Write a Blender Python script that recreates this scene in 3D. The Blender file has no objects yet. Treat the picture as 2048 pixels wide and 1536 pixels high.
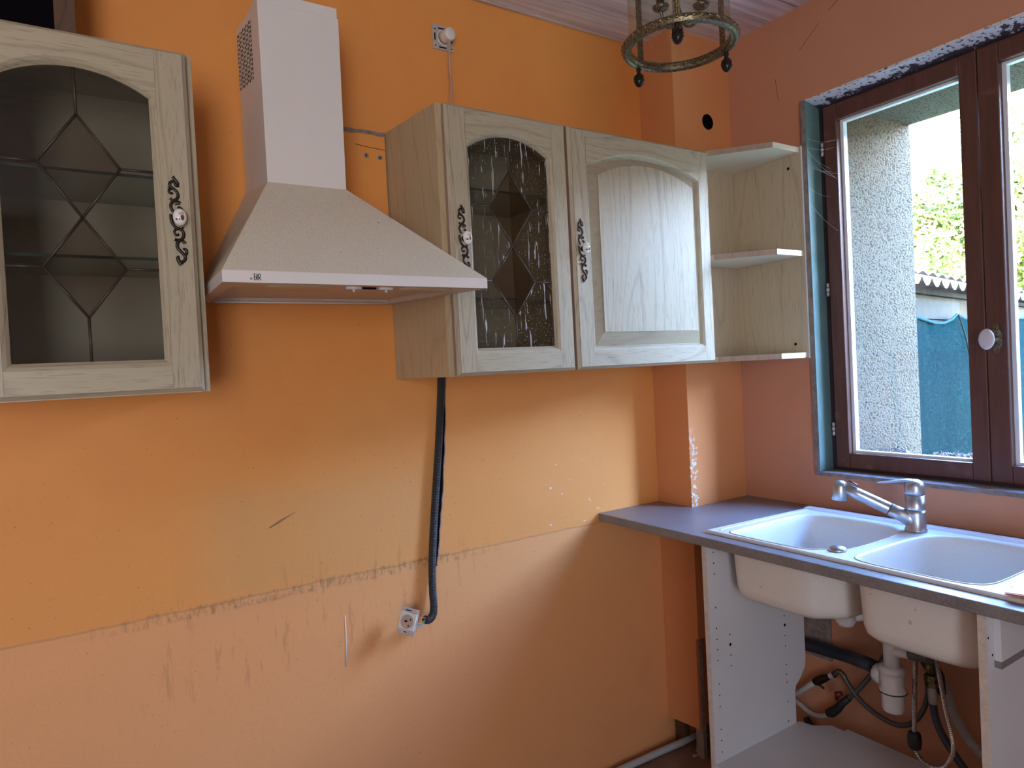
import bpy, bmesh, math, random
from mathutils import Vector, Matrix
from mathutils.geometry import tessellate_polygon
random.seed(7)
sc = bpy.context.scene
COL = sc.collection
PI = math.pi

# ------------------------------------------------------------------ camera
def basis(yaw, pitch, roll):
    cy, sy, cp, sp = math.cos(yaw), math.sin(yaw), math.cos(pitch), math.sin(pitch)
    f = Vector((sy*cp, cy*cp, sp)); r = Vector((cy, -sy, 0)); u = r.cross(f)
    c, s = math.cos(roll), math.sin(roll)
    return c*r+s*u, -s*r+c*u, f
cam_d = bpy.data.cameras.new('camera'); cam = bpy.data.objects.new('camera', cam_d); COL.objects.link(cam)
r_, u_, f_ = basis(math.radians(32.5488), math.radians(-1.2252), math.radians(-2.9551))
m = Matrix((r_, u_, -f_)).transposed().to_4x4(); m.translation = Vector((-2.136, -1.8831, 1.4624))
cam.matrix_world = m
cam_d.sensor_width = 36; cam_d.lens = 1355.88/2048*36; cam_d.clip_start = .02
sc.camera = cam

# ------------------------------------------------------------------ world, sun, daylight
w = bpy.data.worlds.new('sky'); sc.world = w; w.use_nodes = True
wn = w.node_tree; bg = wn.nodes['Background']; bg.inputs[1].default_value = 20
_tc = wn.nodes.new('ShaderNodeTexCoord'); _sx = wn.nodes.new('ShaderNodeSeparateXYZ'); _cr = wn.nodes.new('ShaderNodeValToRGB')
wn.links.new(_tc.outputs['Generated'], _sx.inputs[0]); wn.links.new(_sx.outputs[2], _cr.inputs[0]); wn.links.new(_cr.outputs[0], bg.inputs[0])
_e = _cr.color_ramp.elements; _e.new(.3); _e[0].position = 0; _e[0].color = (.86, .91, 1, 1); _e[1].color = (.40, .60, .92, 1); _e[2].position = .72; _e[2].color = (.095, .24, .64, 1)
sun_d = bpy.data.lights.new('sun', 'SUN'); sun = bpy.data.objects.new('sun', sun_d); COL.objects.link(sun)
sun_d.energy = 7; sun_d.angle = .01; sun_d.color = (1, .95, .84)
sun.rotation_euler = Vector((1, .34, -.95)).to_track_quat('-Z', 'Y').to_euler()
def area(name, loc, direction, sx, sy, energy, color, portal=False):
    d = bpy.data.lights.new(name, 'AREA'); o = bpy.data.objects.new(name, d); COL.objects.link(o)
    d.shape = 'RECTANGLE'; d.size = sx; d.size_y = sy; d.energy = energy; d.color = color
    o.location = loc; o.rotation_euler = Vector(direction).to_track_quat('-Z', 'Z').to_euler()
    if portal: d.cycles.is_portal = True
    return o
area('window_portal', (.13, -.98, 1.68), (-1, 0, 0), .95, 1.25, 1, (1, 1, 1), True)
area('rear_fill_portal', (-3.475, -4.3, 1.425), (0, 1, 0), 1.25, 1.85, 1, (1, 1, 1), True)  # portal for the added fill opening behind the camera

sc.view_settings.view_transform = 'Standard'; sc.view_settings.look = 'None'
sc.view_settings.gamma = 1; sc.view_settings.use_curve_mapping = False
sc.view_settings.exposure = 2.32
sc.cycles.max_bounces = 10; sc.cycles.diffuse_bounces = 6; sc.cycles.transparent_max_bounces = 16
sc.cycles.use_denoising = True
sc.cycles.sample_clamp_indirect = 6

# ------------------------------------------------------------------ materials
class NT:
    def __init__(s, name):
        s.m = bpy.data.materials.new(name); s.m.use_nodes = True; s.t = s.m.node_tree
        s.b = s.t.nodes['Principled BSDF']; s.out = s.t.nodes['Material Output']
        s.tc = s.t.nodes.new('ShaderNodeTexCoord').outputs['Object']
    def n(s, typ, **kw):
        nd = s.t.nodes.new('ShaderNode'+typ)
        for k, v in kw.items():
            if k.startswith('i_'):
                key = k[2:]; key = int(key) if key.isdigit() else key.replace('_', ' ')
                s.put(nd.inputs[key], v)
            else: setattr(nd, k, v)
        return nd
    def put(s, inp, v):
        if isinstance(v, bpy.types.NodeSocket): s.t.links.new(v, inp)
        elif isinstance(v, (tuple, list)) and len(v) == 3 and inp.type == 'RGBA': inp.default_value = (*v, 1)
        else: inp.default_value = v
    def map(s, scale=(1, 1, 1), loc=(0, 0, 0), src=None):
        return s.n('Mapping', i_0=src or s.tc, i_Scale=scale, i_Location=loc).outputs[0]
    def noise(s, scale, detail=4, rough=.55, vec=None, dist=0):
        return s.n('TexNoise', i_Vector=vec or s.tc, i_Scale=scale, i_Detail=detail, i_Roughness=rough, i_Distortion=dist).outputs[0]
    def ramp(s, v, *stops):
        nd = s.n('ValToRGB', i_0=v); cr = nd.color_ramp
        while len(cr.elements) < len(stops): cr.elements.new(.5)
        for e, (p, c) in zip(cr.elements, stops):
            e.position = p; e.color = (*c, 1) if isinstance(c, (tuple, list)) else (c, c, c, 1)
        return nd.outputs[0]
    def math(s, op, a, b=0.0, clamp=False):
        return s.n('Math', operation=op, use_clamp=clamp, i_0=a, i_1=b).outputs[0]
    def mix(s, f, a, b, mode='MIX'):
        nd = s.n('MixRGB', blend_type=mode); s.put(nd.inputs[0], f); s.put(nd.inputs[1], a); s.put(nd.inputs[2], b)
        return nd.outputs[0]
    def bump(s, h, strength=.2, dist=.002):
        nd = s.n('Bump', i_Strength=strength, i_Distance=dist, i_Height=h); s.t.links.new(nd.outputs[0], s.b.inputs['Normal'])
    def xyz(s):
        nd = s.n('SeparateXYZ', i_0=s.tc); return nd.outputs
    def set(s, **kw):
        for k, v in kw.items(): s.put(s.b.inputs[k.replace('_', ' ')], v)
        return s.m
    # soft box window of a coordinate: 1 inside [lo,hi], fading over f
    def band(s, c, lo, hi, f):
        a = s.n('MapRange', i_0=c, i_1=lo-f, i_2=lo, interpolation_type='SMOOTHSTEP').outputs[0]
        b = s.n('MapRange', i_0=c, i_1=hi, i_2=hi+f, i_3=1.0, i_4=0.0, interpolation_type='SMOOTHSTEP').outputs[0]
        return s.math('MULTIPLY', a, b)

def plain(name, col, rough=.5, metal=0, var=.08, scale=20, bump=0, bscale=200, spec=.5):
    t = NT(name); n = t.noise(scale)
    c = t.mix(1, col, t.ramp(n, (.3, 1-var), (.7, 1+var*.0)), 'MULTIPLY')
    if bump: t.bump(t.noise(bscale, 3), bump, .002)
    t.b.inputs['Specular IOR Level'].default_value = spec
    return t.set(Base_Color=c, Roughness=rough, Metallic=metal)

def limed(name, axis, col=(.44, .365, .25), dark=(.19, .14, .095), strength=.75, printed=False):
    t = NT(name)
    st = {'z': (1, 1, .06), 'x': (.06, 1, 1), 'y': (1, .06, 1)}[axis]
    lo = {'z': (1, 1, .16), 'x': (.16, 1, 1), 'y': (1, .16, 1)}[axis]
    pores = t.noise(300 if not printed else 240, 3, .6, t.map(st))
    figure = t.noise(5.5, 1.5, .4, t.map(lo, (3.1, 1.7, .3)), .4)
    lines = t.math('ABSOLUTE', t.math('SUBTRACT', t.math('FRACT', t.math('MULTIPLY', figure, 16 if not printed else 11)), .5))
    l1 = t.ramp(lines, (.0, 1.0), (.07, .35), (.16, 0.0))
    p1 = t.ramp(pores, (.56, 0.0), (.66, 1.0))
    streak = t.noise(60, 2, .5, t.map(st))
    msk = t.math('MULTIPLY', t.math('ADD', t.math('MULTIPLY', p1, .6), t.math('MULTIPLY', l1, .5)), strength, True)
    base = t.mix(t.ramp(streak, (.3, 0.0), (.7, .3)), col, tuple(c*.86 for c in col))
    t.bump(t.math('SUBTRACT', 1, msk), .25, .0006)
    return t.set(Base_Color=t.mix(msk, base, dark), Roughness=.45)

def wall_mat(name, kind):
    t = NT(name); x, y, z = t.xyz()
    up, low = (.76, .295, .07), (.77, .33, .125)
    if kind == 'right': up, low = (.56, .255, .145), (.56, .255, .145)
    if kind == 'pillar': up = low = (.66, .265, .10)
    big = t.noise(1.7, 3, .6); fine = t.noise(9, 5, .6)
    base = t.mix(t.ramp(fine, (.3, 0.0), (.7, .35)), up, tuple(c*.88 for c in up))
    if kind == 'back':
        wob = t.math('ADD', z, t.math('MULTIPLY', t.math('SUBTRACT', t.noise(14, 4), .5), .012))
        below = t.n('MapRange', i_0=wob, i_1=.897, i_2=.906, i_3=1.0, i_4=0.0).outputs[0]
        base = t.mix(below, base, t.mix(fine, low, tuple(c*.93 for c in low)))
        # greyish wiped patch where the cooker stood
        px = t.band(x, -1.78, -1.35, .22); pz = t.band(z, .97, 1.1, .16)
        patch = t.math('MULTIPLY', t.math('MULTIPLY', px, pz), t.ramp(big, (.25, .4), (.75, 1.0)))
        base = t.mix(t.math('MULTIPLY', patch, .55), base, (.48, .32, .14))
        pale = t.math('MULTIPLY', t.band(z, .84, 1.28, .25), t.band(x, -1.4, -.5, .4))
        base = t.mix(t.math('MULTIPLY', pale, .3), base, (.72, .38, .15))
        # line of old grease along the former worktop edge, drips under it
        sx = t.band(x, -1.9, -1.3, .35)
        edge = t.math('MULTIPLY', t.band(wob, .882, .901, .010), sx)
        blot = t.ramp(t.noise(60, 6, .75, t.map((1, 1, .45))), (.47, 0.0), (.62, 1.0))
        base = t.mix(t.math('MULTIPLY', t.math('MULTIPLY', edge, blot), .6), base, (.12, .065, .035))
        thin = t.math('MULTIPLY', t.band(wob, .898, .9015, .0025), t.band(x, -2.4, -.6, .2))
        base = t.mix(t.math('MULTIPLY', thin, .28), base, (.2, .1, .05))
        drips = t.ramp(t.noise(38, 5, .7, t.map((1, 1, .16))), (.565, 0.0), (.64, 1.0))
        dz = t.math('MULTIPLY', t.band(z, .72, .89, .12), sx)
        base = t.mix(t.math('MULTIPLY', t.math('MULTIPLY', drips, dz), .3), base, (.28, .13, .06))
        spk = t.ramp(t.noise(130, 3, .6), (.685, 0.0), (.71, 1.0))
        sz = t.math('MULTIPLY', t.band(z, .6, 1.25, .2), t.band(x, -2.2, -.8, .3))
        base = t.mix(t.math('MULTIPLY', t.math('MULTIPLY', spk, sz), .8), base, (.1, .05, .03))
        chip = t.ramp(t.noise(34, 4, .6, t.map((1, 1, 1.5))), (.66, 0.0), (.665, 1.0))
        cz = t.math('MULTIPLY', t.band(z, .9, 1.12, .02), t.band(x, -.8, -.58, .03))
        base = t.mix(t.math('MULTIPLY', chip, cz), base, (.62, .66, .72))
    if kind == 'pillar':
        wz = t.band(z, .94, 1.12, .12)
        ex = t.math('MULTIPLY', t.band(x, -.31, -.275, .03), t.band(y, -.18, -.165, .003))
        chip = t.ramp(t.math('ADD', t.noise(60, 4, .6), t.math('MULTIPLY', ex, .14)), (.68, 0.0), (.69, 1.0))
        base = t.mix(t.math('MULTIPLY', t.math('MULTIPLY', chip, ex), wz, True), base, (.62, .66, .72))
    dots = t.ramp(t.noise(95, 2, .5), (.735, 0.0), (.75, 1.0))
    base = t.mix(t.math('MULTIPLY', dots, .6), base, (.2, .09, .04))
    t.bump(t.noise(70, 6, .65), .16, .004)
    return t.set(Base_Color=base, Roughness=.62, Specular_IOR_Level=.35)

def glassy(name, tint, refl=1.0, dirt=0, drips=False, rough=.02):
    t = NT(name); nodes, links = t.t.nodes, t.t.links
    tr = t.n('BsdfTransparent', i_0=tint); gl = t.n('BsdfGlossy', i_Color=(refl, refl, refl), i_Roughness=rough)
    bf = t.n('NewGeometry').outputs['Backfacing']   # same reflectance on both faces of the thin sheet
    fr = t.n('Fresnel', i_IOR=t.math('ADD', 1.5, t.math('MULTIPLY', bf, 1/1.5-1.5)))
    mx = nodes.new('ShaderNodeMixShader'); links.new(fr.outputs[0], mx.inputs[0]); links.new(tr.outputs[0], mx.inputs[1]); links.new(gl.outputs[0], mx.inputs[2])
    last = mx.outputs[0]
    if dirt or drips:
        df = t.n('BsdfDiffuse', i_Color=(.8, .82, .83))
        if drips:
            d = t.noise(150, 3, .6, t.map((1, 1, .08)), .5); k = t.ramp(d, (.62, 0.0), (.65, 1.0))
            sp = t.ramp(t.noise(260, 2, .5), (.66, 0.0), (.68, 1.0))
            big = t.ramp(t.noise(9, 2), (.30, .3), (.5, 1.0))
            f = t.math('MULTIPLY', t.math('MULTIPLY', t.math('MAXIMUM', k, t.math('MULTIPLY', sp, .7)), big), .5, True)
        else:
            sp = t.ramp(t.noise(230, 3, .6), (.62, 0.0), (.70, 1.0))
            f = t.math('MULTIPLY', sp, dirt)
        m2 = nodes.new('ShaderNodeMixShader'); links.new(f, m2.inputs[0]); links.new(last, m2.inputs[1]); links.new(df.outputs[0], m2.inputs[2]); last = m2.outputs[0]
    links.new(last, t.out.inputs[0]); nodes.remove(t.b)
    return t.m

M = {}
M['wall_back'] = wall_mat('orange_plaster_back', 'back')
M['wall_right'] = wall_mat('orange_plaster_right', 'right')
M['wall_bounce'] = plain('pale_bounce_plaster', (.74, .70, .64), .7, var=.05)  # unseen walls set pale to bounce more light into the room
M['wall_pillar'] = wall_mat('orange_plaster_pillar', 'pillar')
M['oak_v'] = limed('limed_oak_upright', 'z')
M['oak_h'] = limed('limed_oak_level', 'x')
M['oak_side'] = limed('limed_oak_brown_shaded_edge', 'z', (.36, .235, .165), (.2, .12, .08), .8)  # door sides: shade and orange bounce put into this brown
M['oak_tan'] = limed('limed_oak_tan_bevel', 'x', (.35, .285, .19), (.22, .16, .1), .7)
M['lam_v'] = limed('printed_oak_board', 'z', (.50, .375, .225), (.27, .18, .10), .5, True)
M['lam_grey'] = limed('printed_oak_board_pale', 'z', (.50, .40, .275), (.26, .19, .125), .6, True)
M['lam_edge'] = plain('cream_edge_band', (.68, .60, .46), .4, var=.05)
M['white_board'] = plain('white_melamine', (.68, .65, .65), .4, var=.05, scale=6)
M['raw_edge'] = plain('chipped_chipboard_edge', (.66, .55, .47), .8, var=.25, scale=90)
t = NT('speckled_cream_enamel'); sp = t.ramp(t.noise(330, 2, .5), (.35, (.58, .50, .39)), (.6, (.68, .61, .49)))
dk = t.ramp(t.noise(75, 2, .4), (.765, 0.0), (.775, 1.0))
M['enamel'] = t.set(Base_Color=t.mix(dk, sp, (.08, .05, .04)), Roughness=.38)
M['enamel_in'] = plain('cream_enamel_underside', (.62, .50, .40), .45)
M['duct_white'] = plain('white_enamel_duct', (.72, .66, .62), .38, var=.04, scale=3)
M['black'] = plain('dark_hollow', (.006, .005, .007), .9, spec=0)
M['lamp_glass'] = plain('yellowed_lamp_lens', (.45, .33, .2), .25)
M['ink'] = plain('dark_print', (.03, .035, .05), .5)
t = NT('aged_brass'); n = t.noise(240, 4, .6)
M['brass'] = t.set(Base_Color=t.ramp(n, (.35, (.06, .045, .03)), (.65, (.33, .27, .16))), Roughness=.38, Metallic=.85)
M['brass_dark'] = plain('blackened_brass', (.045, .035, .03), .35, .7, var=.4, scale=150)
M['lead'] = plain('brown_bronze_strip', (.07, .048, .035), .5, .4, var=.2, scale=80)
t = NT('flowered_porcelain'); x, y, z = t.xyz()
def blob(cx, cz, sx, sz, w=1.0):
    a = t.math('POWER', t.math('DIVIDE', t.math('SUBTRACT', x, cx), sx), 2.0); b = t.math('POWER', t.math('DIVIDE', t.math('SUBTRACT', z, cz), sz), 2.0)
    return t.math('LESS_THAN', t.math('ADD', a, b), 1.0)
c = t.mix(blob(.004, -.002, .0035, .006), (.80, .76, .73), (.16, .06, .06))
c = t.mix(blob(-.005, -.006, .0045, .0022), c, (.2, .07, .07)); c = t.mix(blob(0, .006, .003, .003), c, (.62, .42, .25)); c = t.mix(blob(.005, .007, .003, .0025), c, (.6, .38, .32))
M['porcelain'] = t.set(Base_Color=c, Roughness=.12)
M['white_porc'] = plain('plain_porcelain', (.62, .57, .57), .12, var=.02)
M['glass_door'] = glassy('grey_door_glass', (.50, .50, .48), .8)
M['glass_diamond'] = glassy('bronze_door_glass', (.36, .31, .28), .7)
M['glass_door_drip'] = glassy('dripped_door_glass', (.50, .51, .49), .8, drips=True)
M['glass_shelf'] = glassy('green_shelf_glass', (.82, .9, .86), .9)
M['glass_edge'] = plain('green_glass_edge', (.10, .16, .14), .1)
M['glass_win'] = glassy('dusty_window_glass', (.98, .99, 1), .9, dirt=.14)
t = NT('lantern_glass'); 
M['glass_lamp'] = glassy('smoked_lantern_glass', (.88, .87, .80), .9, dirt=.25)
t = NT('red_brown_window_paint'); g = t.noise(60, 5, .6, t.map((1, 1, .08)))
sm = t.ramp(t.noise(14, 4, .6), (.62, 0.0), (.75, .35))
M['frame'] = t.set(Base_Color=t.mix(sm, t.ramp(g, (.3, (.075, .026, .018)), (.7, (.12, .045, .03))), (.3, .18, .15)), Roughness=.45)
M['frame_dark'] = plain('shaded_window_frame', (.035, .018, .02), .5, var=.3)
M['white_edge'] = plain('white_edge_and_daylight', (.80, .82, .85), .35, var=.03)  # white also stands for daylight on sash edge and under shed roof
M['teal'] = plain('pale_teal_paint', (.13, .22, .21), .45, var=.2, scale=12)
M['grey_wood'] = plain('bare_grey_board', (.30, .235, .21), .8, var=.45, scale=45)
t = NT('flaking_plaster'); x, y, z = t.xyz()
nn = t.math('ADD', t.noise(26, 6, .7), t.n('MapRange', i_0=x, i_1=.0, i_2=.066, i_3=.20, i_4=-.14).outputs[0])
t.bump(nn, .6, .006)
pits = t.ramp(t.noise(85, 3), (.38, 0.0), (.43, 1.0))
M['flaky'] = t.set(Base_Color=t.mix(t.ramp(nn, (.49, 0.0), (.50, 1.0)), (.05, .04, .055), t.mix(pits, (.12, .11, .13), (.70, .68, .72))), Roughness=.85)
t = NT('grey_stone_laminate'); a = t.noise(7, 6, .65); b = t.noise(160, 3, .6)
M['worktop'] = t.set(Base_Color=t.mix(t.ramp(b, (.4, 0.0), (.7, .5)), t.ramp(a, (.3, (.135, .122, .122)), (.7, (.22, .20, .20))), (.28, .26, .26)), Roughness=t.ramp(a, (.3, .30), (.7, .42)))
t = NT('beige_composite'); gr = t.noise(600, 2, .5)
stn = t.ramp(t.noise(33, 4, .6), (.70, 0.0), (.74, .5))
M['sink'] = t.set(Base_Color=t.mix(stn, t.ramp(gr, (.35, (.66, .61, .55)), (.6, (.74, .69, .63))), (.2, .15, .13)), Roughness=.36)
M['metal'] = plain('brushed_steel', (.55, .57, .60), .34, .95, var=.1, scale=30)
M['chrome'] = plain('chrome', (.62, .6, .6), .18, 1, var=.05)
M['pvc'] = plain('white_plastic_pipe', (.66, .62, .60), .35, var=.06)
M['pipe_dark'] = plain('dark_blue_grey_plastic', (.025, .035, .055), .4, var=.1)
M['rubber'] = plain('black_rubber', (.018, .018, .022), .55)
M['braid'] = plain('grey_braided_hose', (.13, .125, .12), .4, .4, var=.5, scale=300)
M['grey_pipe'] = plain('grey_water_pipe', (.42, .41, .40), .45)
M['red'] = plain('dark_red_lever', (.18, .015, .03), .4)
M['conduit'] = plain('black_corrugated_plastic', (.035, .037, .042), .42)
M['plastic'] = plain('white_socket_plastic', (.72, .68, .63), .35, var=.04)
M['steel_plate'] = plain('galvanised_plate', (.60, .54, .53), .42, .3, var=.25, scale=60)
M['cord'] = plain('beige_flex', (.50, .35, .29), .5)
for nm, c in (('wire_red', (.6, .12, .08)), ('wire_green', (.25, .42, .1)), ('wire_blue', (.16, .36, .75))): M[nm] = plain(nm, c, .4)
M['plug_grey'] = plain('grey_wall_plug', (.22, .24, .27), .5)
t = NT('whitewashed_pine'); s1 = t.noise(40, 5, .65, t.map((.04, 1, 1)), .3); kn = t.ramp(t.noise(7, 2, .4), (.73, 0.0), (.76, 1.0))
M['pine'] = t.set(Base_Color=t.mix(kn, t.ramp(s1, (.3, (.46, .36, .35)), (.65, (.76, .68, .67))), (.12, .07, .06)), Roughness=.5)
t = NT('worn_brown_floor'); M['floor'] = t.set(Base_Color=t.ramp(t.noise(6, 6, .65), (.3, (.14, .075, .045)), (.7, (.27, .16, .10))), Roughness=.7)
M['dark_wood'] = limed('dark_varnished_wood', 'z', (.10, .05, .025), (.03, .015, .008), .9)
M['rubble'] = plain('dusty_rubble', (.3, .25, .22), .9, var=.5, scale=60, bump=.5)
M['orange_cloth'] = plain('folded_orange_card', (.85, .38, .22), .6)
# outside
t = NT('rough_render'); n1 = t.noise(150, 3, .6); n2 = t.noise(2.5, 3)
t.bump(n1, .9, .012)
M['render'] = t.set(Specular_IOR_Level=.1, Base_Color=t.mix(t.ramp(n1, (.38, .9), (.47, 0.0)), t.ramp(n2, (.3, (.135, .117, .083)), (.7, (.175, .152, .112))), (.06, .05, .038)), Roughness=.9)
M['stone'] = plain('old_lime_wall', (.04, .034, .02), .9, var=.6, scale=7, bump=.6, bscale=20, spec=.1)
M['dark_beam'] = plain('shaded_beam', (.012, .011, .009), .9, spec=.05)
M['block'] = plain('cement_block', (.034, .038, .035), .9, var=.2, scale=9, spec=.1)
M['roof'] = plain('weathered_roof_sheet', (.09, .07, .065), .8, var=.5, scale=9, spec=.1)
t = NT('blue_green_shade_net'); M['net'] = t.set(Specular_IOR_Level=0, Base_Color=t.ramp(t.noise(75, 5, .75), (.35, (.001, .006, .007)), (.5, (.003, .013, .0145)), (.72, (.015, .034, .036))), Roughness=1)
M['net_cord'] = plain('pale_blue_rope', (.02, .05, .075), .9, spec=0)
t = NT('garden_leaves'); oi = t.noise(1.3, 4, .6)
tl = t.ramp(oi, (.32, (.09, .18, .05)), (.45, (.20, .27, .055)), (.58, (.34, .32, .09)), (.70, (.30, .18, .09)))
M['leaf'] = t.set(Specular_IOR_Level=.15, Base_Color=tl, Roughness=.6)
M['leaf2'] = plain('dark_green_leaves', (.07, .18, .12), .6, var=.5, scale=3)
M['bark'] = plain('bark', (.12, .09, .07), .9)
M['ground'] = plain('dry_grass_ground', (.28, .30, .14), .95, var=.5, scale=3, spec=.1)
M['dried'] = plain('dried_flower', (.36, .30, .27), .9, var=.5, scale=120, spec=.1)
M['scuff'] = plain('brown_scuff', (.33, .18, .08), .8)
M['web'] = plain('cobweb', (.55, .55, .6), .8)

# ------------------------------------------------------------------ mesh building
class MB:
    def __init__(s): s.v = []; s.f = []; s.mi = []; s.sm = []
    def add(s, vs, fs, mi=0, smooth=False):
        o = len(s.v); s.v += [Vector(v) for v in vs]
        for f in fs: s.f.append([i+o for i in f]); s.mi.append(mi); s.sm.append(smooth)
        return s
    def box(s, a, b, mi=0):
        x0, y0, z0 = (min(p, q) for p, q in zip(a, b)); x1, y1, z1 = (max(p, q) for p, q in zip(a, b))
        v = [(x0, y0, z0), (x1, y0, z0), (x1, y1, z0), (x0, y1, z0), (x0, y0, z1), (x1, y0, z1), (x1, y1, z1), (x0, y1, z1)]
        return s.add(v, [(0, 3, 2, 1), (4, 5, 6, 7), (0, 1, 5, 4), (1, 2, 6, 5), (2, 3, 7, 6), (3, 0, 4, 7)], mi)
    def hexa(s, v, mi=0):  # 4 bottom then 4 top
        return s.add(v, [(0, 3, 2, 1), (4, 5, 6, 7), (0, 1, 5, 4), (1, 2, 6, 5), (2, 3, 7, 6), (3, 0, 4, 7)], mi)
    def prism(s, poly, axis, a, b, mi=0, side=None, holes=()):
        # poly in the two other coordinates (x,z for axis y; x,y for z; y,z for x)
        def P(p, t): return {'x': (t, p[0], p[1]), 'y': (p[0], t, p[1]), 'z': (p[0], p[1], t)}[axis]
        loops = [list(poly)]+[list(h) for h in holes]
        flat = [p for l in loops for p in l]
        tr = tessellate_polygon([[Vector((p[0], p[1], 0)) for p in l] for l in loops])
        n = len(flat)
        s.add([P(p, a) for p in flat]+[P(p, b) for p in flat], [tuple(t) for t in tr]+[tuple(i+n for i in reversed(t)) for t in tr], mi)
        for l in loops:
            k = len(l); s.add([P(p, a) for p in l]+[P(p, b) for p in l], [(i, (i+1) % k, (i+1) % k+k, i+k) for i in range(k)], mi if side is None else side)
        return s
    def strip(s, A, B, mi=0, closed=True, smooth=False):
        k = len(A); r = range(k if closed else k-1)
        return s.add(list(A)+list(B), [(i, (i+1) % k, (i+1) % k+k, i+k) for i in r], mi, smooth)
    def fan(s, A, mi=0):
        return s.add(list(A), [tuple(t) for t in tessellate_polygon([[Vector(p) for p in A]])], mi)
    def tube(s, pts, r, seg=8, mi=0, caps=True, flat=None, closed=False, smooth=True):
        pts = [Vector(p) for p in pts]; n = len(pts); R = r if isinstance(r, (list, tuple)) else [r]*n
        rings = []; up = None
        for i, p in enumerate(pts):
            a = pts[i-1] if (i or closed) else p; b = pts[(i+1) % n] if (i < n-1 or closed) else p
            tg = (b-a).normalized() if (b-a).length > 1e-9 else Vector((0, 0, 1))
            if flat is not None:
                fl = Vector(flat[0]).normalized(); side = tg.cross(fl).normalized(); uu = fl
                ring = [p+side*math.cos(2*PI*k/seg)*R[i]+uu*math.sin(2*PI*k/seg)*R[i]*flat[1] for k in range(seg)]
            else:
                if up is None: up = tg.orthogonal().normalized()
                up = (up-tg*up.dot(tg)).normalized(); side = tg.cross(up)
                ring = [p+(side*math.cos(2*PI*k/seg)+up*math.sin(2*PI*k/seg))*R[i] for k in range(seg)]
            rings.append(ring)
        o = len(s.v)
        for ring in rings: s.v += ring
        m_ = n if closed else n-1
        for i in range(m_):
            j = (i+1) % n
            for k in range(seg):
                s.f.append([o+i*seg+k, o+i*seg+(k+1) % seg, o+j*seg+(k+1) % seg, o+j*seg+k]); s.mi.append(mi); s.sm.append(smooth)
        if caps and not closed:
            s.f.append([o+k for k in range(seg)][::-1]); s.f.append([o+(n-1)*seg+k for k in range(seg)]); s.mi += [mi]*2; s.sm += [False]*2
        return s
    def lathe(s, prof, c, axis=(0, 0, 1), seg=24, mi=0, smooth=True, lobes=0, amp=0, caps=True):
        ax = Vector(axis).normalized(); a = ax.orthogonal().normalized() if abs(ax.z) < .99 else Vector((1, 0, 0)); b = ax.cross(a); c = Vector(c)
        o = len(s.v)
        for r, h in prof:
            for k in range(seg):
                t = 2*PI*k/seg; rr = r*(1+amp*math.cos(lobes*t)) if lobes else r
                s.v.append(c+ax*h+(a*math.cos(t)+b*math.sin(t))*rr)
        for i in range(len(prof)-1):
            for k in range(seg):
                s.f.append([o+i*seg+k, o+i*seg+(k+1) % seg, o+(i+1)*seg+(k+1) % seg, o+(i+1)*seg+k]); s.mi.append(mi); s.sm.append(smooth)
        if caps and prof[0][0] > 1e-5: s.f.append([o+k for k in range(seg)][::-1]); s.mi.append(mi); s.sm.append(False)
        if caps and prof[-1][0] > 1e-5: s.f.append([o+(len(prof)-1)*seg+k for k in range(seg)]); s.mi.append(mi); s.sm.append(False)
        return s

def origin(parent):
    o = Vector((0, 0, 0))
    while parent is not None: o += parent.location; parent = parent.parent
    return o
def obj(name, mb, mats, parent=None, at=None, bevel=0, kind=None, label=None, recalc=True):
    if not isinstance(mats, (list, tuple)): mats = [mats]
    loc = Vector(at) if at is not None else Vector((0, 0, 0))
    off = origin(parent)+loc
    me = bpy.data.meshes.new(name); me.from_pydata([tuple(v-off) for v in mb.v], [], mb.f)
    for mm in mats: me.materials.append(mm)
    for p, mi, smo in zip(me.polygons, mb.mi, mb.sm): p.material_index = mi; p.use_smooth = smo
    b = bmesh.new(); b.from_mesh(me); bmesh.ops.remove_doubles(b, verts=b.verts, dist=1e-6)
    if recalc: bmesh.ops.recalc_face_normals(b, faces=b.faces)
    b.to_mesh(me); b.free()
    o = bpy.data.objects.new(name, me); COL.objects.link(o); o.location = loc
    if parent is not None: o.parent = parent
    if bevel:
        md = o.modifiers.new('bevel', 'BEVEL'); md.width = bevel; md.segments = 2; md.limit_method = 'ANGLE'; md.angle_limit = .7
    if kind: o['kind'] = kind
    if label: o['label'] = label
    return o
def tag(o, label, cat, group=None):
    o['label'] = label; o['category'] = cat
    if group: o['group'] = group
    return o
def thing(name, label, cat, loc, group=None):
    o = bpy.data.objects.new(name, None); COL.objects.link(o); o.location = loc; o.empty_display_size = .05
    return tag(o, label, cat, group)
def box(a, b, mi=0): return MB().box(a, b, mi)
def smooth_path(pts, k=3, closed=False):
    pts = [Vector(p) for p in pts]
    for _ in range(k):
        q = []; n = len(pts)
        if not closed: q.append(pts[0])
        for i in range(n if closed else n-1):
            a, b = pts[i], pts[(i+1) % n]; q += [a*.75+b*.25, a*.25+b*.75]
        if not closed: q.append(pts[-1])
        pts = q
    return pts
def resample(pts, step):
    out = [pts[0].copy()]; acc = 0
    for a, b in zip(pts, pts[1:]):
        L = (b-a).length
        while acc+L >= step:
            t = (step-acc)/L; a = a.lerp(b, t); out.append(a.copy()); L = (b-a).length; acc = 0
        acc += L
    out.append(pts[-1].copy()); return out
def corrugated(path, r, pitch, depth, seg=12):
    pts = resample(smooth_path(path, 3), pitch/2)
    return MB().tube(pts, [r if i % 2 == 0 else r-depth for i in range(len(pts))], seg, smooth=False)

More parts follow.
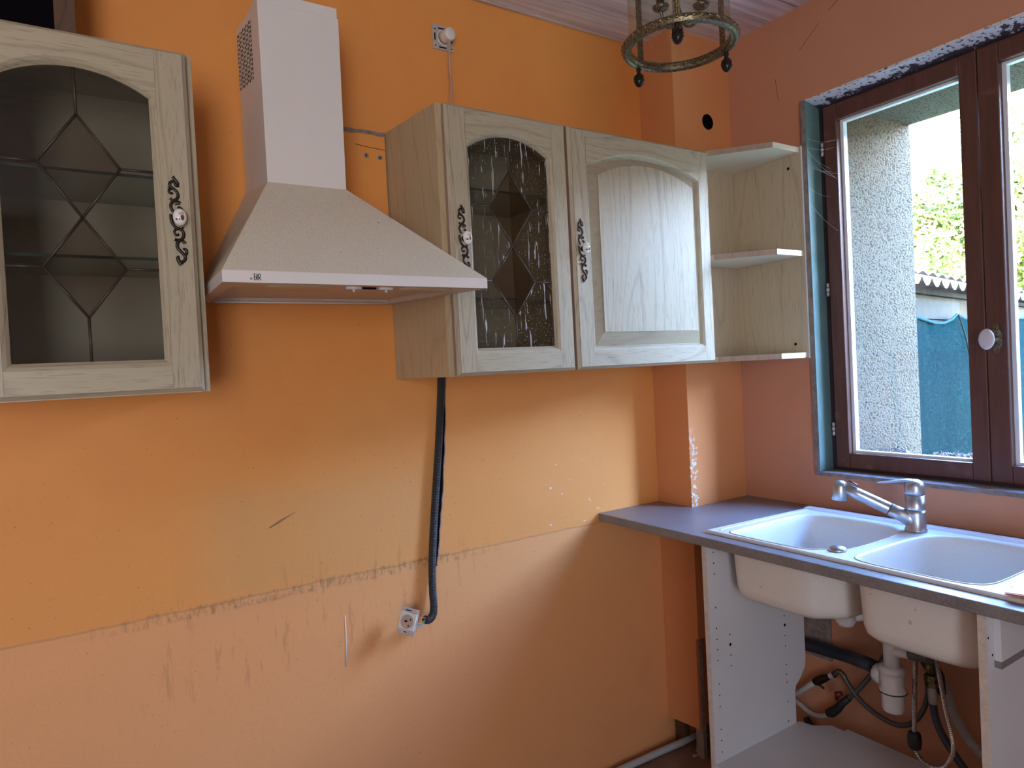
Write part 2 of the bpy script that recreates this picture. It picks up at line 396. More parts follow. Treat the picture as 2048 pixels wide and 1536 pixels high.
# ================================================================== ROOM
H = 2.647; XL, YR = -4.2, -4.4
struct = 'structure'
wb = obj('wall_back', box((XL-.1, 0, -.1), (.0, .15, H+.1)), M['wall_back'], kind=struct)
# right wall with window opening (inner skin)
Y0, Y1, Z0, Z1 = -.471, -1.49, 1.0496, 2.3233
mb = MB(); mb.prism([(.15, -.1), (YR-.1, -.1), (YR-.1, H+.1), (.15, H+.1)], 'x', 0, .11, holes=[[(Y0, Z0), (Y1, Z0), (Y1, Z1), (Y0, Z1)]])
wr = obj('wall_right', mb, M['wall_right'], kind=struct)
# outside skin of the same wall, rough render with splayed jambs
mb = MB()
def sq(x, e):
    return [Vector((x, -.545-e, 1.085-e*.05)), Vector((x, -1.415+e, 1.085-e*.05)), Vector((x, -1.415+e, 2.285-e*.45)), Vector((x, -.545-e, 2.285-e*.45))]
A, B_, C_ = sq(.11, 0), sq(.20, .041), sq(.34, .105)
mb.strip(A, B_); mb.strip(B_, C_)
outer = [Vector((.34, 1.2, -.3)), Vector((.34, YR-.5, -.3)), Vector((.34, YR-.5, 3.2)), Vector((.34, 1.2, 3.2))]
n_ = 4
mb.prism([(1.2, -.3), (YR-.5, -.3), (YR-.5, 3.2), (1.2, 3.2)], 'x', .3401, .34, holes=[[(p.y, p.z) for p in C_]])
mb.prism([(1.2, -.3), (YR-.5, -.3), (YR-.5, 3.2), (1.2, 3.2)], 'x', .1101, .11, holes=[[(p.y, p.z) for p in A]])
obj('wall_exterior', mb, M['render'], kind=struct, recalc=False)
# left wall, rear wall with an unseen opening added for fill light
obj('wall_left', MB().prism([(.15, -.1), (YR-.1, -.1), (YR-.1, H+.1), (.15, H+.1)], 'x', XL-.12, XL, holes=[]), M['wall_bounce'], kind=struct)
obj('wall_rear', MB().prism([(XL-.1, -.1), (.11, -.1), (.11, H+.1), (XL-.1, H+.1)], 'y', YR-.12, YR, holes=[[(-4.1, .5), (-2.85, .5), (-2.85, 2.35), (-4.1, 2.35)]]), M['wall_bounce'], kind=struct)
fill_open = bpy.data.objects.new('rear_fill_opening', None); COL.objects.link(fill_open); fill_open.location = (-3.5, YR, 1.3); fill_open['kind'] = struct  # unseen opening, added to fill from behind the camera
mb = MB(); cc_ = [(-4.11+1.27*i/60, YR-.05+.008*math.sin(i*1.3)) for i in range(61)]
mb.strip([(a, b, .48) for a, b in cc_], [(a, b, 2.37) for a, b in cc_], closed=False)
t = NT('fill_dimming_sheet'); t.t.links.new(t.n('BsdfTransparent', i_0=(.135, .127, .117)).outputs[0], t.out.inputs[0])  # unseen tinted sheet, added to dim and soften the rear fill
obj('fill_dimmer', mb, t.m, fill_open)
obj('floor', box((XL-.1, YR-.1, -.1), (.11, .15, 0)), M['floor'], kind=struct)
# ceiling of tongue and groove pine boards
ce = obj('ceiling', box((XL-.1, YR-.1, H+.012), (.11, .15, H+.1)), M['pine'], kind=struct)
pw = .112
k = 0; y = 0.0
while y > YR:
    y2 = y-(.02 if k == 0 else pw); g = .004
    mb = MB().hexa([(XL, y2+g, H), (0, y2+g, H), (0, y-g, H), (XL, y-g, H), (XL, y2+g-.002, H+.013), (0, y2+g-.002, H+.013), (0, y-g+.002, H+.013), (XL, y-g+.002, H+.013)])
    o = obj('plank', mb, M['pine'], ce, at=(random.uniform(-.6, .0)*0, 0, 0)); k += 1; y = y2
# boxed pillar in the corner, open at the foot
PX, PY = -.2991, -.1688
pl = obj('wall_pillar', box((PX, PY, .45), (0, PY+.012, H)), M['wall_pillar'], kind=struct)
obj('side_board', MB().prism([(PY+.0122, .116), (-.001, .102), (-.001, H), (PY+.0122, H)], 'x', PX, PX+.012), M['wall_pillar'], pl)
obj('batten', box((PX+.013, -.16, .0), (PX+.03, -.125, .62)), M['grey_wood'], pl, label='bare grey batten')
obj('post', box((PX+.03, -.05, .0), (PX+.06, -.002, .3)), M['dark_wood'], pl)
# round hole in pillar front (dark flue)
mb = MB().lathe([(.0285, 0), (.0285, .0015), (0, .0015)], (-.126, PY, 2.339), (0, -1, 0), 28)
obj('flue_hole', mb, M['black'], pl)

# patch of board on the back wall between chimney and cabinet
mb = box((-1.60, -.02, 1.75), (-1.3445, 0, 2.166)); pb = obj('wall_panel', mb, M['wall_back'], wb)
mb = MB(); random.seed(3)
xs = [-1.60+i*.0128 for i in range(21)]
A = [(x, -.0215-random.uniform(0, .003), 2.160+random.uniform(-.002, .002)) for x in xs]; B = [(x, -.019, 2.172+random.uniform(-.001, .001)) for x in xs]; C = [(x, 0, 2.174) for x in xs]
mb.strip(A, B, closed=False); mb.strip(B, C, closed=False)
obj('broken_edge', mb, M['rubble'], wb, label='pale broken plaster edge')
for x, z in ((-1.404, 2.099), (-1.362, 2.097)):
    mb = MB().lathe([(.0068, 0), (.0068, .002), (.004, .003), (.003, .001), (0, .001)], (x, -.02, z), (0, -1, 0), 16)
    g = obj('wall_plug', mb, M['plug_grey'], wb)
    obj('plug_hole', MB().lathe([(.0024, 0), (0, .0004)], (x, -.0225, z), (0, -1, 0), 10), M['black'], g)
mb = MB().tube([(-1.435, -.0206, 2.128), (-1.40, -.0206, 2.124), (-1.346, -.0206, 2.121)], .0007, 5); obj('scratch', mb, M['black'], wb)
# chase cut for the conduit
mb = MB(); pts = [(-1.180, 1.449), (-1.197, 1.227), (-1.214, 1.075), (-1.236, .93), (-1.246, .86)]
L = []; R_ = []
for (x, z), (x2, z2) in zip(pts, pts[1:]):
    for q in range(6):
        tt = q/6; xx = x+(x2-x)*tt; zz = z+(z2-z)*tt
        L.append((xx-.022, -.0008, zz)); R_.append((xx+.002+random.uniform(-.0015, .0015), -.0008, zz))
mb.strip(L, R_, closed=False); obj('cable_chase', mb, M['black'], wb, label='dark chase cut behind the conduit')
L2 = [(p[0]+.0035, -.0009, p[2]) for p in R_]; mb = MB().strip(R_, L2, closed=False); obj('chase_edge', mb, M['rubble'], wb)
# pencil-thin drips and scuffs on the plaster
mb = MB().tube([(-1.536, -.0006, .79), (-1.537, -.0008, .72), (-1.541, -.0008, .645)], .0016, 6, flat=((0, 1, 0), .5)); obj('paint_drip', mb, M['plastic'], wb)
mb = MB().tube([(-1.728, -.0005, 1.072), (-1.70, -.0007, 1.085), (-1.655, -.0005, 1.105)], [.0012, .0035, .0005], 6, flat=((0, 1, 0), .3)); obj('scuff', mb, M['scuff'], wb)
obj('pale_patch', box((-.006, -.40, .40), (0, -.50, .62)), M['rubble'], wr, label='grey unpainted patch behind the pipes')

for pts in ([(-.0006, -.58, 2.585), (-.0006, -.61, 2.60), (-.0006, -.65, 2.626)], [(-.0006, -.468, 2.50), (-.0006, -.545, 2.56)], [(-.0006, -.372, 2.44), (-.0006, -.381, 2.36)]):
    obj('hairline_crack', MB().tube(pts, .0006, 5), M['dark_wood'], wr)

# ================================================================== WINDOW
win = bpy.data.objects.new('window_1', None); COL.objects.link(win); win.location = (.065, -.98, 1.05); win['kind'] = struct
mb = MB().prism([(-.488, 1.052), (-1.474, 1.052), (-1.474, 2.306), (-.488, 2.306)], 'x', .066, .11, holes=[[(-.545, 1.09), (-1.415, 1.09), (-1.415, 2.285), (-.545, 2.285)]])
obj('window_frame', mb, M['frame_dark'], win)
for ya, yb, knob in ((-.511, -.9805, False), (-.9825, -1.452, True)):
    za, zb = 1.069, 2.299; sw = .047; s2 = .052; yi, yj = ya-(.047 if not knob else .052), yb+(.047 if not knob else .047)
    zi, zj = 1.120, 2.245
    xa, xb = .052, .098
    mb = MB()
    mb.box((xa, ya, za), (xb, yi, zb)); mb.box((xa, yj, za), (xb, yb, zb))
    mb.box((xa+.0008, yi, za), (xb, yj, zi)); mb.box((xa+.0008, yi, zj), (xb, yj, zb))
    s = obj('sash', mb, M['frame'], win, bevel=.003)
    e = .011
    mb = MB().prism([(yi, zi), (yj, zi), (yj, zj), (yi, zj)], 'x', .076, .097, holes=[[(yi-e, zi+e*.7), (yj+e*.4, zi+e*.7), (yj+e*.4, zj-e*.7), (yi-e, zj-e*.7)]])
    obj('glazing_bead', mb, M['white_edge'], s, label='white glazing bead with daylight put into its colour')  # white includes the daylight shining on the sash's inner edge
    obj('glass_pane', box((.084, yi-.004, zi+.004), (.088, yj+.004, zj-.004)), M['glass_win'], s)
    if knob:
        pl_ = smooth_path([(.0515, -1.004, 1.522), (.0515, -1.014, 1.520), (.0515, -1.018, 1.508), (.0515, -1.023, 1.49), (.0515, -1.024, 1.47), (.0515, -1.019, 1.452), (.0515, -1.012, 1.437), (.0515, -1.003, 1.440), (.0515, -1.002, 1.455), (.0515, -.998, 1.47), (.0515, -.997, 1.49), (.0515, -1.001, 1.508)], 2, True)
        mb = MB(); P2 = [Vector((.046, p.y, p.z)) for p in pl_]; mb.strip(pl_, P2); mb.fan(P2)
        mb.lathe([(.0028, 0), (.0028, .002), (0, .003)], (.046, -1.010, 1.511), (-1, 0, 0), 10)
        mb.lathe([(.009, 0), (.009, .005), (.006, .008), (.006, .03)], (.047, -1.009, 1.477), (-1, 0, 0), 16)
        obj('latch_plate', mb, M['brass'], s, label='worn brass latch plate')
        ax = Vector((-1, .28, .02)).normalized(); kb = MB()
        kb.lathe([(.008, .0), (.0205, .004), (.0225, .009), (.0205, .013), (.012, .0155), (0, .0165)], (.018, -1.002, 1.478), ax, 28)
        cc = Vector((.018, -1.002, 1.478))
        for v in kb.v: v.z = cc.z+(v.z-cc.z)*1.32
        obj('latch_knob', kb, M['white_porc'], s, label='oval white porcelain knob')
for z in (1.68, 1.20, 2.16):
    mb = MB().tube([(.055, -.503, z-.022), (.055, -.503, z-.008)], .0048, 8); mb.tube([(.055, -.503, z-.006), (.055, -.503, z+.006)], .0055, 8); mb.tube([(.055, -.503, z+.008), (.055, -.503, z+.022)], .0048, 8)
    obj('hinge', mb, M['steel_plate'], win)
# lining boards of the opening
t1 = obj('trim_1', box((-.012, Y0, Z0-.004), (-.0002, Y0-.016, Z1)), M['grey_wood'], kind=struct)
obj('lining_board', box((-.011, Y0-.0155, Z0+.01), (.066, Y0-.018, Z1-.004)), M['teal'], t1, label='pale teal painted lining board')
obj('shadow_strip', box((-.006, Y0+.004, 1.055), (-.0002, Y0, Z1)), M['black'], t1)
mb = MB(); n = 60; random.seed(9)
ys = [Y0-.002-(1.49-.471)*i/n for i in range(n+1)]
top = [(-.010+random.uniform(-.0015, .0015), y, Z0+.008) for y in ys]; bot = [(-.010+random.uniform(-.002, .002), y, Z0-.004+random.uniform(-.0025, .001)) for y in ys]
mb.strip(bot, top, closed=False); mb.strip(top, [(.066, y, Z0+.008) for y in ys], closed=False); mb.strip([(.0, y, Z0-.003) for y in ys], bot, closed=False)
obj('trim_2', mb, M['grey_wood'], kind=struct)
mb = MB(); tp = [(-.002, y, Z1+.002) for y in ys]; t2 = [(.0, y, Z1-.001+random.uniform(-.001, .001)) for y in ys]; t3 = [(.066, y, 2.306) for y in ys]
mb.strip(t2, t3, closed=False); mb.strip([(-.003, y, Z1+.004) for y in ys], [(-.003, y, Z1-.002) for y in ys], closed=False)
obj('trim_3', mb, [M['flaky']], kind=struct)
obj('trim_4', box((-.004, Y1+.004, Z0), (.066, Y1, Z1)), M['teal'], kind=struct)

# ================================================================== WALL CABINETS
ZB, ZT = 1.4511, 2.1711
YD0, YD1, YD2 = -.281, -.294, -.304     # back of door, edge, front face
def arch(cx, hw, zb, zs, za, n=20):
    # closed loop: bottom-left, bottom-right, right spring, arc, left spring
    sg = za-zs; R = (hw*hw+sg*sg)/(2*sg); a = math.asin(min(1, hw/R)); zc = za-R
    pts = [(cx-hw, zb), (cx+hw, zb)]
    for i in range(n+1):
        t = a-2*a*i/n; pts.append((cx+R*math.sin(t), zc+R*math.cos(t)))
    return pts
def at_y(loop, y): return [Vector((p[0], y, p[1])) for p in loop]
def door_frame(x0, x1, zb, zt, cx, hw, ob, osp, oap, inset, bot_in):
    mb = MB(); e = .0085
    out = [(x0, zb), (x1, zb), (x1, zt), (x0, zt)]; inn = [(x0+e, zb+e), (x1-e, zb+e), (x1-e, zt-e), (x0+e, zt-e)]
    for i in range(4):
        j = (i+1) % 4; mi = (1, 2, 1, 2)[i]
        mb.add([(out[i][0], YD0, out[i][1]), (out[j][0], YD0, out[j][1]), (out[j][0], YD1, out[j][1]), (out[i][0], YD1, out[i][1])], [(0, 1, 2, 3)], mi)
        mb.add([(out[i][0], YD1, out[i][1]), (out[j][0], YD1, out[j][1]), (inn[j][0], YD2+.002, inn[j][1]), (inn[i][0], YD2+.002, inn[i][1])], [(0, 1, 2, 3)], 1 if mi == 1 else 0)
        mb.add([(inn[i][0], YD2+.002, inn[i][1]), (inn[j][0], YD2+.002, inn[j][1]), (inn[j][0], YD2, inn[j][1]), (inn[i][0], YD2, inn[i][1])], [(0, 1, 2, 3)], 2)
    O = arch(cx, hw, ob, osp, oap); I = arch(cx, hw-inset, ob+bot_in, osp-.002, oap-inset)
    xi0, xi1, zi0, zi1 = x0+e, x1-e, zb+e, zt-e; gp = .0004
    def face(poly, mi): mb.fan([(p[0], YD2, p[1]) for p in poly], mi)
    face([(xi0, zi0), (cx-hw-gp, zi0), (cx-hw-gp, zi1), (xi0, zi1)], 0)
    face([(cx+hw+gp, zi0), (xi1, zi0), (xi1, zi1), (cx+hw+gp, zi1)], 0)
    face([(cx-hw+gp, zi0), (cx+hw-gp, zi0), (cx+hw-gp, ob), (cx-hw+gp, ob)], 1)
    face([(cx-hw+gp, zi1)]+[(max(cx-hw+gp, min(cx+hw-gp, p[0])), p[1]) for p in reversed(O[2:])]+[(cx+hw-gp, zi1)], 1)
    for xx in (cx-hw, cx+hw):
        mb.add([(xx-gp, YD2+.0008, zi0), (xx+gp, YD2+.0008, zi0), (xx+gp, YD2+.0008, zi1), (xx-gp, YD2+.0008, zi1)], [(0, 1, 2, 3)], 2)
    Of, Im, Ib = at_y(O, YD2), at_y(I, YD2+.0125), at_y(I, YD0)
    Mid = [(a+b)/2+Vector((0, -.0018, 0)) for a, b in zip(Of, Im)]
    k = len(O)
    for i in range(k):
        j = (i+1) % k; mi = 0 if i in (1, k-1) else 1
        for P, Q in ((Of, Mid), (Mid, Im)): mb.add([P[i], P[j], Q[j], Q[i]], [(0, 1, 2, 3)], mi)
        mb.add([Im[i], Im[j], Ib[j], Ib[i]], [(0, 1, 2, 3)], mi)
    # back face ring
    mb.box((x0, YD0+.0001, zb), (cx-hw+inset, YD0, zt)); mb.box((cx+hw-inset, YD0+.0001, zb), (x1, YD0, zt)); mb.box((cx-hw, YD0+.0001, zb), (cx+hw, YD0, ob+bot_in))
    return mb, O, I
# scroll plate strokes drawn around (0,0), in metres
S = 1/947
def zp(ox, oz, sc_, pts): return [((ox+p[0]/sc_-354.5)*S, (440-(oz+p[1]/sc_))*S) for p in pts]
STR = []
def stroke(pts, r0, r1=None, top=True):
    q = zp(330, 340, 15.36, pts) if top else zp(330, 430, 13.96, pts)
    STR.append((q, r0*1.2, (r1 or r0)*1.2))
stroke([(470, 470), (430, 490), (385, 480), (375, 430), (380, 390), (330, 355), (265, 375), (215, 440), (235, 520), (330, 590), (400, 660), (445, 760), (420, 860), (340, 930), (260, 1000), (215, 1080), (215, 1160), (250, 1250), (300, 1310)], .0026)
stroke([(320, 225), (355, 275), (400, 330), (445, 400), (445, 450)], .0026)
stroke([(320, 220), (335, 235)], .0036, .003)
stroke([(295, 712), (250, 735), (200, 715), (185, 660), (215, 600), (290, 590)], .0022)
stroke([(205, 545), (200, 570)], .0022)
stroke([(215, 885), (235, 915), (270, 960), (340, 975), (430, 960), (500, 1000)], .0028, .0016)
stroke([(475, 1045), (400, 1040), (330, 1065)], .0014)
stroke([(450, 1200), (420, 1170), (440, 1140), (490, 1160), (525, 1215), (525, 1260)], .0022)
stroke([(205, 1370), (205, 1430), (200, 1536)], .0026)
stroke([(190, 20), (190, 120), (205, 220), (250, 310), (330, 370), (420, 390), (475, 460), (485, 560), (440, 660), (350, 720), (300, 790), (295, 880), (340, 970), (420, 1050), (480, 1130), (490, 1220), (430, 1290), (350, 1300), (295, 1240), (290, 1180), (330, 1160)], .0028, None, False)
stroke([(325, 520), (345, 545), (320, 565), (265, 545), (240, 480), (270, 410), (340, 385)], .0021, None, False)
stroke([(245, 680), (300, 700), (380, 690)], .0032, .0024, False)
stroke([(430, 720), (470, 730), (505, 780)], .0024, .003, False)
stroke([(450, 960), (480, 930), (530, 960), (530, 1040), (500, 1100)], .0022, .0026, False)
stroke([(290, 1230), (340, 1320), (380, 1380)], .003, .004, False)
stroke([(440, 350), (500, 345)], .002, .0012, False)
def handle(door, x, z, yf, mir=1):
    mb = MB()
    for q, r0, r1 in STR:
        pts = smooth_path([(x+mir*a, yf-.0015, z+b) for a, b in q], 2); n = len(pts)
        mb.tube(pts, [r0+(r1-r0)*i/(n-1) for i in range(n)], 6, flat=((0, 1, 0), .75))
    mb.lathe([(.008, 0), (.008, .003), (.005, .005), (.0045, .012)], (x+.002, yf, z+.003), (0, -1, 0), 14)
    obj('handle_plate', mb, M['brass_dark'], door, label='blackened scrollwork backplate')
    kb = MB().lathe([(.006, 0), (.0115, .003), (.0135, .007), (.0125, .011), (.008, .0145), (0, .016)], (x+.003, yf-.010, z+.003), (0, -1, 0), 20)
    for v in kb.v: v.z = z+.003+(v.z-z-.003)*1.34
    obj('knob', kb, M['porcelain'], door, at=(x+.003-origin(door).x, yf-.010-origin(door).y, z+.003-origin(door).z), label='white porcelain knob with painted flower')
def leaded(door, cx, I, gm):
    y = -.2895; X0, X1 = cx-.13, cx+.13; zbot = I[0][1]; zap = max(p[1] for p in I)
    T, A1, Mi, A2, Bt = 2.013, 1.912, 1.808, 1.708, 1.609; h = .0705
    def archz(x):
        best = None; arc = I[2:]
        for (xa, za), (xb, zb) in zip(arc, arc[1:]):
            if min(xa, xb) <= x <= max(xa, xb): return za+(zb-za)*(x-xa)/(xb-xa if abs(xb-xa) > 1e-9 else 1)
        return arc[0][1]
    L_, R2 = cx-h, cx+h
    arcL = sorted([p for p in I[2:] if p[0] < cx-.001], key=lambda p: p[0]); arcR = sorted([p for p in I[2:] if p[0] > cx+.001], key=lambda p: p[0])
    panes = [
        ([(X0, A1), (L_, A1), (cx, T), (cx, zap)]+arcL[::-1], 'g'),
        ([(X1, A1)]+arcR[::-1]+[(cx, zap), (cx, T), (R2, A1)], 'g'),
        ([(X0, A2), (L_, A2), (cx, Mi), (L_, A1), (X0, A1)], 'g'), ([(X1, A1), (R2, A1), (cx, Mi), (R2, A2), (X1, A2)], 'g'),
        ([(X0, zbot), (cx, zbot), (cx, Bt), (L_, A2), (X0, A2)], 'g'), ([(cx, zbot), (X1, zbot), (X1, A2), (R2, A2), (cx, Bt)], 'g'),
        ([(L_, A1), (cx, Mi), (R2, A1), (cx, T)], 'd'), ([(L_, A2), (cx, Bt), (R2, A2), (cx, Mi)], 'd')]
    for poly, k in panes:
        mb = MB(); mb.fan([(p[0], y, p[1]) for p in poly])   # single sheet: one surface of thin glass
        obj('glass_pane', mb, M['glass_diamond'] if k == 'd' else M[gm], door, label='bronze tinted diamond pane' if k == 'd' else None)
    segs = [((cx, zap), (cx, T)), ((cx, T), (L_, A1)), ((cx, T), (R2, A1)), ((L_, A1), (cx, Mi)), ((R2, A1), (cx, Mi)), ((cx, Mi), (L_, A2)), ((cx, Mi), (R2, A2)), ((L_, A2), (cx, Bt)), ((R2, A2), (cx, Bt)), ((cx, Bt), (cx, zbot)), ((X0, A1), (L_, A1)), ((R2, A1), (X1, A1)), ((X0, A2), (L_, A2)), ((R2, A2), (X1, A2))]
    for a, b in segs:
        mb = MB().tube([(a[0], y, a[1]), (b[0], y, b[1])], .0028, 6, flat=((0, 1, 0), .8)); obj('lead_strip', mb, M['lead'], door)

def carcass(root, quad, zb, zt, shelves, mat_side, back=True):
    # quad: (x at wall left, x at front left, x at front right, x at wall right)
    wl, fl, fr, wr_ = quad; yf, yw = -.278, -.002; t_ = .018
    mb = MB().hexa([(fl, yf, zb), (fl+t_, yf, zb), (wl+t_, yw, zb), (wl, yw, zb), (fl, yf, zt), (fl+t_, yf, zt), (wl+t_, yw, zt), (wl, yw, zt)])
    obj('side_panel', mb, mat_side, root)
    mb = MB().hexa([(fr-t_, yf, zb), (fr, yf, zb), (wr_, yw, zb), (wr_-t_, yw, zb), (fr-t_, yf, zt), (fr, yf, zt), (wr_, yw, zt), (wr_-t_, yw, zt)])
    obj('side_panel', mb, mat_side, root)
    for nm, z0, z1 in (('bottom_panel', zb, zb+t_), ('top_panel', zt-t_, zt)):
        mb = MB().hexa([(fl+t_, yf, z0), (fr-t_, yf, z0), (wr_-t_, yw, z0), (wl+t_, yw, z0), (fl+t_, yf, z1), (fr-t_, yf, z1), (wr_-t_, yw, z1), (wl+t_, yw, z1)])
        obj(nm, mb, M['lam_edge'], root)
    obj('back_panel', box((wl+t_, -.008, zb+t_), (wr_-t_, -.004, zt-t_)), M['lam_edge'], root)
    for z in shelves:
        mb = box((fl+t_+.001, -.262, z-.003), (fr-t_-.001, -.01, z+.003)); s = obj('glass_shelf', mb, M['glass_shelf'], root)
        obj('shelf_edge', box((fl+t_+.001, -.264, z-.003), (fr-t_-.001, -.2625, z+.003)), M['glass_edge'], s)

# left cabinet
c1 = thing('wall_cabinet', 'pale limed oak wall cabinet with grey leaded glass door, left of the cooker hood', 'cabinet', (-2.11, -.14, ZB))
carcass(c1, (-2.333, -2.333, -1.8935, -1.8935), ZB-.002, ZT+.005, (1.908, 1.735), M['oak_v'])
mb, O, I = door_frame(-2.315, -1.907, ZB, ZT, -2.111, .143, 1.506, 2.066, 2.118, .013, .015)
d = obj('door', mb, [M['oak_v'], M['oak_h'], M['oak_side']], c1, recalc=False); leaded(d, -2.111, I, 'glass_door'); handle(d, -1.942, 1.8125, YD2)
obj('corner_block', box((-1.935, -.262, 2.05), (-1.912, -.24, 2.09)), M['plastic'], c1)
# middle glass cabinet
c2 = thing('wall_cabinet', 'narrow limed oak cabinet with drip-stained leaded glass door, right of the cooker hood', 'cabinet', (-1.1, -.14, ZB))
carcass(c2, (-1.3406, -1.3085, -.8935, -.8935), ZB, ZT+.003, (1.963, 1.662), M['lam_v'])
mb, O, I = door_frame(-1.2917, -.8971, ZB, ZT, -1.094, .1415, 1.508, 2.066, 2.119, .0125, .016)
d = obj('door', mb, [M['oak_v'], M['oak_h'], M['oak_side']], c2, recalc=False); leaded(d, -1.094, I, 'glass_door_drip'); handle(d, -1.257, 1.8125, YD2)
# solid door cabinet
c3 = thing('wall_cabinet', 'wide limed oak cabinet with solid arched raised-panel door, next to the open corner shelves', 'cabinet', (-.6, -.14, ZB))
wl, wr2 = -.8925, -.302
carcass(c3, (wl, wl, wr2, wr2), ZB, ZT+.002, (), M['lam_v'])
mb, O, I = door_frame(-.8875, -.2908, ZB, ZT, -.585, .2415, 1.506, 2.062, 2.118, .013, .014)
d = obj('door', mb, [M['oak_v'], M['oak_h'], M['oak_side']], c3, recalc=False)
F = arch(-.5775, .2045, 1.562, 2.036, 2.084); mb = MB()
I0 = at_y(I, YD2+.0122); F0 = at_y(F, YD2+.0035); F1 = at_y(F, YD2+.0018)
mb.strip(I0, F0, 3); mb.strip(F0, F1, 2); mb.fan(F1, 0)
obj('raised_panel', mb, [M['oak_v'], M['oak_h'], M['oak_side'], M['oak_tan']], d, recalc=False); handle(d, -.8575, 1.806, YD2)
# open corner shelf unit
c4 = thing('corner_shelf', 'open oak-print corner shelf unit between solid door cabinet and window', 'shelf', (-.15, -.2, ZB))
obj('side_panel', box((-.018, -.470, ZB-.002), (-.0008, PY-.002, ZT+.003)), [M['lam_grey']], c4)
obj('panel_edge', box((-.018, -.4712, ZB-.002), (-.0008, -.4701, ZT+.003)), M['white_edge'], c4)
obj('back_panel', box((-.2995, PY-.014, ZB), (-.019, PY-.002, ZT)), M['lam_grey'], c4)
for z, dx, dy in ((ZT-.018, 0, 0), (1.800, -.025, 0), (ZB, 0, 0)):
    poly = [(-.289, PY-.015), (-.289, -.308), (-.158, -.462), (-.0185, -.462), (-.0185, PY-.015)]
    s = obj('shelf_board', MB().prism(poly, 'z', z, z+.018), M['lam_edge'], c4)
    obj('front_band', box((-.158, -.4632, z), (-.0185, -.4622, z+.018)), M['lam_edge'], s)
    dirv = Vector((.131, -.154, 0)).normalized(); nv = Vector((-.154, -.131, 0)).normalized()*.001
    a = Vector((-.289, -.308, z))+nv*.3; b = Vector((-.158, -.462, z))+nv*.3
    obj('angled_band', MB().hexa([a, b, b+nv, a+nv]+[p+Vector((0, 0, .018)) for p in (a, b, b+nv, a+nv)]), M['oak_side'], s)
for y, z in ((-.42, 2.11), (-.42, 1.50)):
    obj('screw_cap', MB().lathe([(.005, 0), (.005, .001), (.003, .0015), (0, .0008)], (-.0181, y, z), (-1, 0, 0), 12), M['black'], c4)

# ================================================================== COOKER HOOD
hood = thing('cooker_hood', 'cream chimney cooker hood with white duct between two oak wall cabinets', 'cooker hood', (-1.62, -.24, 1.66))
tl_ = lambda y, z: z+y*.0265
FL, FR, BL, BR = (-1.893, -.49), (-1.302, -.49), (-1.870, -.004), (-1.3445, -.004)
rb = [Vector((p[0], p[1], tl_(p[1], 1.672))) for p in (FL, FR, BR, BL)]; rt = [v+Vector((0, 0, .0235)) for v in rb]
tq = [(-1.737, -.24), (-1.547, -.24), (-1.547, -.004), (-1.737, -.004)]; zt_f = lambda y: 1.965+y*.14
ct = [Vector((p[0], p[1], zt_f(p[1]))) for p in tq]
mb = MB(); mb.strip(rt, ct); obj('canopy', mb, M['enamel'], hood, recalc=False)
mb = MB(); mb.strip(rb, rt)
inn = [Vector((FL[0]+.03, FL[1]+.075, 0)), Vector((FR[0]-.03, FR[1]+.075, 0)), Vector((BR[0]-.025, BR[1]-.03, 0)), Vector((BL[0]+.025, BL[1]-.03, 0))]
for v in inn: v.z = tl_(v.y, 1.672)
mb.strip(rb, inn, 1); up_ = [v+Vector((0, 0, .012)) for v in inn]; mb.strip(inn, up_, 1)
obj('rim', mb, [M['duct_white'], M['enamel_in']], hood, recalc=False)
obj('filter_panel', MB().fan(up_), M['enamel_in'], hood)
obj('filter_groove', MB().tube([(-1.84, -.05, tl_(-.05, 1.6715)), (-1.38, -.05, tl_(-.05, 1.6715))], .003, 6), M['duct_white'], hood)
for cx_ in (-1.735, -1.445):
    mb = MB().lathe([(.068, 0), (.066, -.004), (.05, -.006), (0, -.007)], (cx_, -.447, tl_(-.447, 1.6725)), (0, .0265, 1), 32)
    for v in mb.v: v.y = -.447+(v.y+.447)*.4
    obj('lamp_lens', mb, M['lamp_glass'], hood)
for cx_ in (-1.62, -1.545):
    mb = MB().lathe([(.019, 0), (.018, -.005), (0, -.006)], (cx_, -.455, tl_(-.455, 1.672)), (0, 0, 1), 20)
    for v in mb.v: v.y = -.455+(v.y+.455)*.6
    mb.box((cx_-.0015, -.456, tl_(-.455, 1.672)-.011), (cx_+.0015, -.448, tl_(-.455, 1.672)-.004))
    obj('push_button', mb, M['pvc'], hood)
obj('slide_switch', box((-1.598, -.452, tl_(-.45, 1.668)), (-1.567, -.446, tl_(-.45, 1.672))), M['black'], hood)
# duct
dq = [(-1.737, -.24), (-1.547, -.24), (-1.547, -.004), (-1.737, -.004)]
db = [Vector((p[0], p[1], zt_f(p[1])-.004)) for p in dq]; dt = [Vector((p[0]+(.004 if i in (1, 2) else 0), p[1], 2.389+p[1]*.145)) for i, p in enumerate(dq)]
mb = MB(); mb.hexa(db+dt); duct = obj('duct', mb, M['duct_white'], hood, bevel=.0015)
mb = box((-1.733, -.237, 2.34), (-1.5455, -.008, 2.3805)); obj('inner_duct', mb, M['duct_white'], hood, bevel=.001)
mb = MB()
for r in range(13):
    for c_ in range(10):
        y = -.162+c_*.0163; z = 2.203+r*.0112+(y+.162)*.17+(.003 if c_ % 2 else 0)
        mb.box((-1.7378, y-.0024, z-.0034), (-1.7372, y+.0024, z+.0034))
obj('vent_slots', mb, M['black'], duct, kind='stuff')
